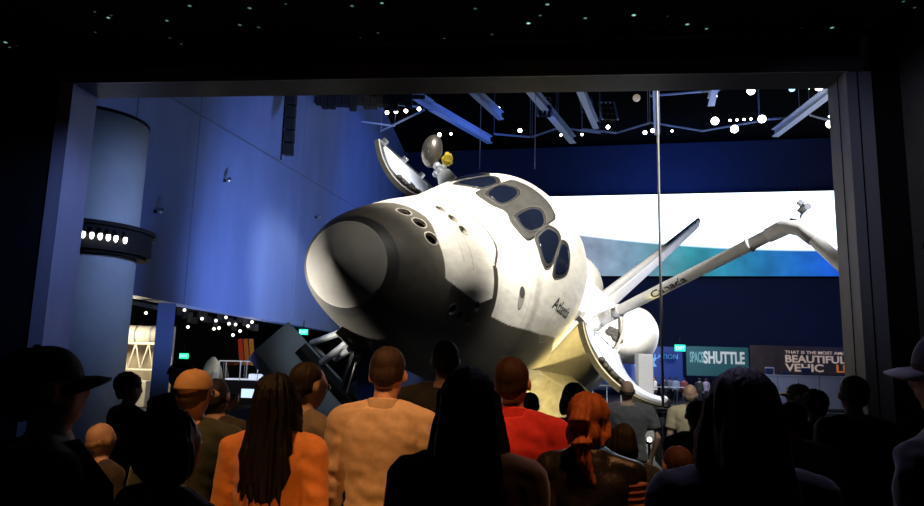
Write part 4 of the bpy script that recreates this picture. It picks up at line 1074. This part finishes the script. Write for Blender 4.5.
        for i in range(15):
            t = R(22 + 136 * i / 14); ed = []
            cx, sy_ = math.cos(t), math.sin(t); out = .040 * (max(0, math.sin((t - R(22)) / R(136) * math.pi)) ** .45)
            dz = -.010 * (abs(cx) ** 2) * 1.2
            for rr, z_ in ((0, .004), (out * .5, .002), (out, -.004 + dz * .4), (out, -.0075 + dz * .4), (out * .5, -.0015), (0, .0005)):
                ed.append(CM @ Vector(((.0515 + rr * .55) * H * cx, (.0630 + rr) * H * sy_, (z_ + dz) * H)))
            rs.append(ed)
        rings_loft(b, rs); bmesh.ops.recalc_face_normals(b, faces=b.faces)
        obj('brim', b, mat('brim_pale', (.55, .55, .6), .7) if capwhite else cm, co_, True)
        b = nb(); ell(b, CM @ Vector((0, 0, .0605 * H)), (.006 * H, .006 * H, .003 * H)); obj('button', b, cm, co_, True)
        if brim is not None and extra and 'yellow' in extra:
            b = nb()
            for t in [R(40 + 100 * i / 8) for i in range(9)]:
                ell(b, CM @ Vector(((.0515 + .018) * H * math.cos(t), (.063 + .032) * H * math.sin(t), .004 * H)), (.006 * H, .006 * H, .003 * H))
            box(b, CM @ Vector((0, .058 * H, .028 * H)), (.030 * H, .010 * H, .018 * H), CM.to_3x3())
            obj('gold_braid', b, M_gold, co_)
    if glasses:
        b = nb()
        for s in (-1, 1):
            for q in range(20):
                t0, t1 = 2 * math.pi * q / 20, 2 * math.pi * (q + 1) / 20
                tube(b, [hp(s * .0175 + .0125 * math.cos(t0), .058, .931 + .010 * math.sin(t0)), hp(s * .0175 + .0125 * math.cos(t1), .058, .931 + .010 * math.sin(t1))], .0012 * H, 6)
            tube(b, [hp(s * .030, .057, .933), hp(s * .046, .045, .933), hp(s * .047, -.005, .930)], .0012 * H, 6)
        tube(b, [hp(-.005, .059, .933), hp(.005, .059, .933)], .0012 * H, 6)
        obj('glasses', b, M_chrome, o)
    o['_H'] = H; del o['_H']
    return o, H, HM, S, sho, fab
P_ = person
fg = {}
r = P_('man in the dark cap with curved brim at far left, nearest the camera, backpack straps', 60, 337, 2.0, 55, shirt=(.03, .033, .024), capc=(.012, .012, .015), brim=0, hair='short', sk=(.5, .33, .25), bw=1.12, bow=-9, vox=.010)
o, H, HM, S, sho, fab = r
for s in (-1, 1):
    b = nb(); pts = [S(s * .075, .075, .70), S(s * .078, .066, .78), S(s * .075, .025, .838), S(s * .075, -.045, .825), S(s * .078, -.082, .76), S(s * .08, -.085, .66)]
    tube(b, pts, .022 * H, 10, sx=1, sy=.35, up=(1, 0, 0)); obj('backpack_strap', b, mat('webbing', (.03, .03, .03), .8), fab, True)
P_('small child with bare pale head glowing orange behind the man in the dark cap', 103, 422, 3.9, 30, shirt=(.05, .04, .04), sk=(.62, .40, .30), hair='bald', hc=(.4, .25, .15), bw=.95)
P_('woman with curly short hair in dark clothes beside the bright exhibit', 131, 373, 5.4, 40, shirt=(.02, .02, .025), hair='curly', hc=(.06, .04, .03), sk=(.5, .35, .28))
P_('person with smooth round dark hair and dark top in front of the tan cap', 174, 402, 2.1, 38, shirt=(.06, .045, .03), hair='bob', hc=(.01, .009, .009), sk=(.3, .18, .13), vox=.011, bw=.98)
P_('man in the tan baseball cap with dark green jacket', 197, 364, 3.45, 8, shirt=(.035, .045, .03), capc=(.62, .36, .16), brim=0, hair='short', hc=(.1, .06, .04), sk=(.6, .3, .22), bw=1.05)
P_('person in a dark wide-brimmed hat half hidden behind the tan cap', 183, 359, 5.5, 10, shirt=(.015, .015, .02), capc=(.012, .012, .014), brim=90, hair='short', sk=(.3, .2, .15))
rph = P_('person holding up a glowing phone between the tan cap and the orange sweater', 219, 377, 4.5, 13, shirt=(.05, .045, .04), hair='short', hc=(.03, .03, .05), sk=(.4, .26, .2), arms=('phone', 'phone'), bw=1.0)
P_('woman with long wavy dark hair in a rust orange sweater', 279, 371, 3.1, 6, shirt=(.75, .27, .07), hair='longwavy', hc=(.006, .004, .0035), sk=(.5, .32, .24), arms=('front', 'down'), bw=.92, vox=.011)
P_('man with glasses in profile wearing a ribbed grey shirt next to the orange sweater', 308, 361, 3.75, 52, shirt=(.22, .17, .13), hair='short', hc=(.03, .02, .015), sk=(.5, .27, .18), glasses=True, bow=6)
P_('man in a beige ribbed sweater with bowed head', 386, 347, 3.35, 6, shirt=(.56, .42, .29), trou=(.03, .03, .04), hair='short', hc=(.03, .018, .014), sk=(.55, .3, .2), arms=('down', 'front'), bow=20, bw=.95, rib=True, collar=True, vox=.011, turn=4)
P_('tall person in black standing just below the shuttle belly', 446, 339, 4.6, 0, shirt=(.012, .012, .014), hair='short', sk=(.3, .2, .15), bw=1.12)
P_('woman with very long dark hair in a dark olive top, nearest in the middle', 470, 365, 2.2, 4, shirt=(.13, .075, .03), hair='long', hc=(.014, .010, .010), sk=(.4, .27, .2), bw=.92, vox=.010)
P_('man in a red polo shirt with short brown hair', 513, 355, 3.45, 14, shirt=(.72, .03, .03), hair='short', hc=(.045, .022, .015), sk=(.55, .28, .2), sleeve='short', collar=True, bw=1.05, vox=.011, turn=8)
P_('short person with dark hair seen between red polo and the woman with dark bob', 530, 391, 5.6, 0, shirt=(.02, .02, .02), hair='short', sk=(.3, .2, .15))
P_('woman with dark bob hair behind the redhead', 574, 381, 4.7, 8, shirt=(.03, .028, .03), hair='bob', hc=(.015, .01, .01), sk=(.4, .27, .2))
r = P_('redhead woman with a ponytail in a black leather vest over striped sleeves', 588, 394, 3.0, 12, shirt=(.55, .30, .16), hair='ponytail', hc=(.34, .095, .025), sk=(.7, .42, .3), turn=18, bow=8, vox=.011, bw=.92)
o, H, HM, S, sho, fab = r
def vest(bm):
    rs = []
    for z, w_, d_, yo in ((.50, .110, .086, -.006), (.55, .106, .082, -.004), (.61, .098, .074, 0), (.67, .102, .076, 0), (.73, .113, .082, 0), (.775, .118, .080, 0), (.805, .110, .070, -.003), (.832, .085, .058, -.004), (.850, .056, .050, -.004), (.872, .050, .048, -.004), (.874, .045, .043, -.004)):
        rs.append([Vector((w_ * H * math.cos(t), (yo + d_ * math.sin(t)) * H, z * H)) for t in [2 * math.pi * k / 40 for k in range(40)]])
    rings_loft(bm, rs)
b = nb(); vest(b)
for s in (-1, 1): caps(b, [S(s * .04, 0, .822), sho[s][0]], [.048 * H, .047 * H])
remesh('leather_vest', b, mat('black_leather', (.014, .012, .012), .36, bump=.4, vscale=18, coat=.2), o, .012, 3, lambda v: .010 * nz3(v, 14, 3))
for s in (-1, 1):
    a = sho[s]
    for k in range(9):
        t = .12 + k * .10; c = a[0].lerp(a[1], t) if t < 1 else a[1]; dd_ = (a[1] - a[0]).normalized(); rr = (.042 - .009 * t) * H + .0015
        b = nb(); tube(b, [c, c + dd_ * .013], rr, 20); obj('sleeve_stripe', b, mat('stripe_dark_red', (.25, .07, .03), .8), fab, True)
P_('bald man in a dark grey shirt standing under the open cargo door', 627, 380, 7.35, 8, shirt=(.10, .11, .12), hair='bald', hc=(.05, .04, .035), sk=(.42, .28, .2), sleeve='short', arms=('down', 'pocket'), bw=1.22, trou=(.12, .12, .12))
P_('dark-haired child between the redhead and the floor lamp', 622, 421, 3.9, 0, shirt=(.015, .02, .03), hair='bob', sk=(.3, .2, .15))
P_('bald man in a pale yellow shirt on the right of the tall pole', 690, 384, 7.6, 22, shirt=(.70, .62, .40), hair='bald', hc=(.5, .4, .3), sk=(.68, .45, .33), sleeve='short', arms=('front', 'front'), trou=(.05, .06, .1))
P_('short dark-haired person in black in front of the yellow shirt', 696, 398, 4.9, 0, shirt=(.012, .012, .014), hair='short', sk=(.3, .2, .15))
P_('child with orange light on the hair at the bottom right of the redhead', 676, 443, 3.3, -15, shirt=(.35, .14, .06), hair='short', hc=(.05, .018, .008), sk=(.5, .3, .2))
P_('woman with fine long hair in black, largest silhouette right of centre', 738, 365, 1.9, -4, shirt=(.02, .02, .024), hair='long', hc=(.11, .09, .10), sk=(.4, .3, .25), bw=.98, vox=.010)
P_('man in a dark cap with gold braid before the barrier', 797, 381, 6.6, -70, shirt=(.05, .05, .06), capc=(.02, .02, .03), brim=0, hair='short', hc=(.1, .08, .07), sk=(.5, .33, .25), extra=['yellow'])
P_('person in a dim grey top with round dark hair in front of the gold-braided cap', 791, 399, 4.1, 4, shirt=(.10, .085, .08), hair='short', sk=(.3, .2, .15))
P_('dark-haired person between grey top and the right upright', 814, 390, 5.3, 0, shirt=(.02, .022, .03), hair='curly', hc=(.01, .012, .02), sk=(.3, .2, .15))
P_('broad dark figure standing before the right upright of the frame', 852, 374, 4.5, 4, shirt=(.014, .014, .017), hair='short', sk=(.3, .2, .15), bw=.95)
P_('man in a cap with pale brim at the right edge looking at the shuttle', 952, 320, 1.95, -36, shirt=(.022, .024, .035), capc=(.10, .10, .13), brim=0, hair='short', hc=(.05, .04, .04), sk=(.3, .2, .17), capwhite=True, bw=1.15, vox=.010)
# the lit phone
o, H, HM, S, sho, fab = rph
pc = Matrix.Translation(o.location) @ Matrix.Rotation(o.rotation_euler.z, 4, 'Z') @ Vector((0, .245 * H, .935 * H))
ph = thing('phone', 'phone with bright screen held up by the person left of the orange sweater', 'phone', pc, R(-14))
b = nb(); box(b, (0, 0, 0), (.13, .009, .068), None, .003); obj('phone_case', b, M_letter, ph)
b = nb(); box(b, (0, -.006, 0), (.12, .002, .060)); obj('screen', b, mat('phone_screen', (.5, .7, 1), emit=(.55, .75, 1), es=1.3, var=.6, vscale=60), ph)
# far visitors on the upper deck, one small build copied with other clothes
protos = []
far = [(655, 381, 45, -60, 'far visitor in a white shirt at the deck rail beside the tall pole', (.75, .7, .65)), (664, 382, 46.5, 10, 'far visitor in dark clothes under the blue banner', (.05, .06, .10)), (670, 381, 47, 5, 'far visitor in grey right of the dark-clothed one', (.25, .25, .3)),
       (676, 380, 46.5, -10, 'far visitor in pale blue below the green exit sign', (.4, .45, .6)), (684, 378, 45.5, 20, 'far visitor in maroon above the bald man in yellow', (.25, .06, .05)), (699, 377, 45, 30, 'far visitor in black left of the far lilac top', (.03, .03, .03)), (706, 378, 45.4, -20, 'far visitor in a lilac top below the word SPACE', (.4, .33, .42))]
for i, (px, py, yd, fc, lb, cc) in enumerate(far):
    top = at(px, py, yd)
    if i == 0:
        rr = P_(lb, px, py, yd, fc, shirt=cc, hair='short', hc=(.04, .03, .03), sk=(.5, .33, .25), vox=.03, z0=-.45, H=1.68); po_ = rr[0]; continue
    q = copy_tree(po_); q.location = (top.x, yd, -.45); q.rotation_euler = (0, 0, -R(fc)); q['label'] = lb
    for ch in q.children:
        if ch.name.startswith('shirt'):
            ch.data = ch.data.copy(); ch.data.materials.clear(); ch.data.materials.append(mat('cloth_far_%d' % i, cc, .85))
for q in [x for x in COL.objects if x.get('label', '').startswith('far visitor')]: q['group'] = 'far visitors on the upper deck'
b = nb(); tube(b, [(8.2, 0, 1.07), (14.5, 0, 1.07)], .05, 8)
rf = thing('deck_railing', 'thin railing before the far visitors on the upper deck', 'railing', (0, 43.4, -.45))
obj('handrail', b, M_chrome, rf)
for i in range(8): 
    b = nb(); box(b, (8.3 + i * .87, 0, .53), (.05, .05, 1.05)); obj('baluster', b, M_chrome, rf)

# ================================================================== LIGHT
WT = W(690, -150, 272)
LG = [('SPOT', 'arm_spot', (12.5, 11, 11), 15000, (1, .97, .95), (8.6, 20.5, 5.8), dict(spot=44, size=.3)),
('SPOT', 'side_wall_fill', (2.2, 4.6, 4.9), 9, (1, .9, .75), (4.2, 5.6, 3.0), dict(spot=70, size=.1, blend=1)),  # added fill without a fixture, lifts the dim right wall
('SPOT', 'nose_right_spot', (5.0, 9.2, 12), 1800, (1, .94, .84), (-1.6, 12.6, 3.6), dict(spot=24, size=.3)),
('SPOT', 'left_frame_fill', (-2.4, 5.7, 4.4), 170, (.25, .36, 1), (-4.28, 7.1, 2.8), dict(spot=60, size=.1, blend=1)),  # added blue fill without a fixture, brightens the left upright's front face
('SPOT', 'shuttle_key_spot', (12, 8, 14), 19000, (1, .95, .84), (2.2, 18, 4.2), dict(spot=27, size=.5)),
('SPOT', 'shuttle_top_spot', (-1.0, 9.8, 15), 13000, (1, .93, .8), (.3, 16, 5), dict(spot=32, size=.4)),
('SPOT', 'nose_left_spot', (-6.6, 13.6, 1.3), 3400, (1, .93, .82), (-1.6, 12.9, 3.3), dict(spot=40, size=.5)),
('SPOT', 'bay_spot', (14, 20, 15), 16000, (1, .97, .9), (5, 30, 3.0), dict(spot=55, size=.5)),
('SPOT', 'tail_spot', (13, 17, 13), 42000, (1, .96, .88), (8.5, 40, 5.5), dict(spot=26, size=.5)),
('SPOT', 'wing_uplight', (0.5, 17, -8.6), 44000, (1, .80, .32), tuple(WT), dict(spot=50, size=.5)),
('SPOT', 'door_spot', (2, 12.5, 15), 16000, (.95, .97, 1), (-3, 23, 8.5), dict(spot=22, size=.4)),
('SPOT', 'blue_wall_spot', (-1.5, 15.5, -3.5), 18000, (.36, .50, 1), (-7.8, 29.5, 9.3), dict(spot=50, size=.6, blend=1)),
('SPOT', 'blue_wall_spot', (-5.6, 14.6, .3), 800, (.25, .40, 1), (-8.6, 18, 8.5), dict(spot=90, size=.6, blend=1)),
('SPOT', 'blue_wall_spot', (8, 36, 14), 4500, (.10, .26, 1), (-6, 48, 10), dict(spot=90, size=.6, blend=1)),
('SPOT', 'back_wall_wash', (16, 50, 14.5), 1500, (.06, .22, 1), (17, 56, 17), dict(spot=150, size=.6, blend=1)),  # added lamp standing in for the screen's blue glow on the wall
('SPOT', 'back_wall_wash', (26, 44, 6), 300, (.08, .18, 1), (24, 54, 5), dict(spot=140, size=.6, blend=1)),
('SPOT', 'truss_wash', (0, 30, 6), 4500, (.12, .26, .9), (4, 38, 17), dict(spot=90, size=.5, blend=1)),
('SPOT', 'truss_wash', (14, 30, 8), 2600, (.16, .3, .9), (16, 38, 17), dict(spot=90, size=.5, blend=1)),
('SPOT', 'left_jamb_spot', (-1.2, 10.2, 4.4), 90, (.2, .32, 1), (-4.4, 7.4, 3.0), dict(spot=70, size=.2, blend=1)),
('SPOT', 'column_spot', (-2.0, 11, 4.5), 480, (.38, .52, 1), (-6, 12, 3.6), dict(spot=70, size=.3, blend=1)),
('SPOT', 'right_jamb_spot', (1.5, 4.2, 4.9), 45, (.6, .65, 1), (3.8, 6.4, 3.4), dict(spot=50, size=.1, blend=1)),
('POINT', 'exhibit_lamp', tuple(at(125, 330, 22.6)), 230, (1, .85, .6), None, dict(size=.2)),
('POINT', 'exhibit_lamp', tuple(at(250, 340, 29)), 25, (1, .9, .7), None, dict(size=.2)),
('SPOT', 'orange_ceiling_spot', (-1.6, 1.9, 4.9), 330, (1, .48, .17), (-.9, 3.6, 1.2), dict(spot=36, size=.08, blend=.3)),
('SPOT', 'orange_ceiling_spot', (1.0, 1.9, 4.9), 300, (1, .42, .15), (.45, 3.25, 1.2), dict(spot=34, size=.08, blend=.3)),
('SPOT', 'orange_low_spot', (-.50, 2.15, .75), 9, (1, .42, .08), (-.7, 3.0, 1.2), dict(spot=110, size=.08, blend=.8)),
('SPOT', 'deck_spot', (2.1, 4.4, 4.85), 330, (1, .95, .85), (2.1, 7.7, 1.2), dict(spot=36, size=.1, blend=.8)),
('SPOT', 'strut_spot', (-4.5, 10.5, 4.5), 420, (.8, .85, .9), (-2.6, 15.3, 2.2), dict(spot=34, size=.1, blend=.8)),
('SPOT', 'hair_rim_fill', (1.1, 3.9, 4.6), 90, (.6, .55, 1), (.72, 1.95, 1.65), dict(spot=26, size=.2, blend=1)),  # added lamp imitating the screen's rim light on the long hair
('AREA', 'pit_fill', (14, 22, 2), 120, (.5, .6, 1), (10, 30, -8), dict(size=4)),
('POINT', 'far_deck_lamp', (15, 42, 4.5), 900, (.7, .75, 1), None, dict(size=.4)),
]
for k, n_, loc, en, c_, tg, kw in LG: light(k, n_, loc, en, c_, tg, **kw)
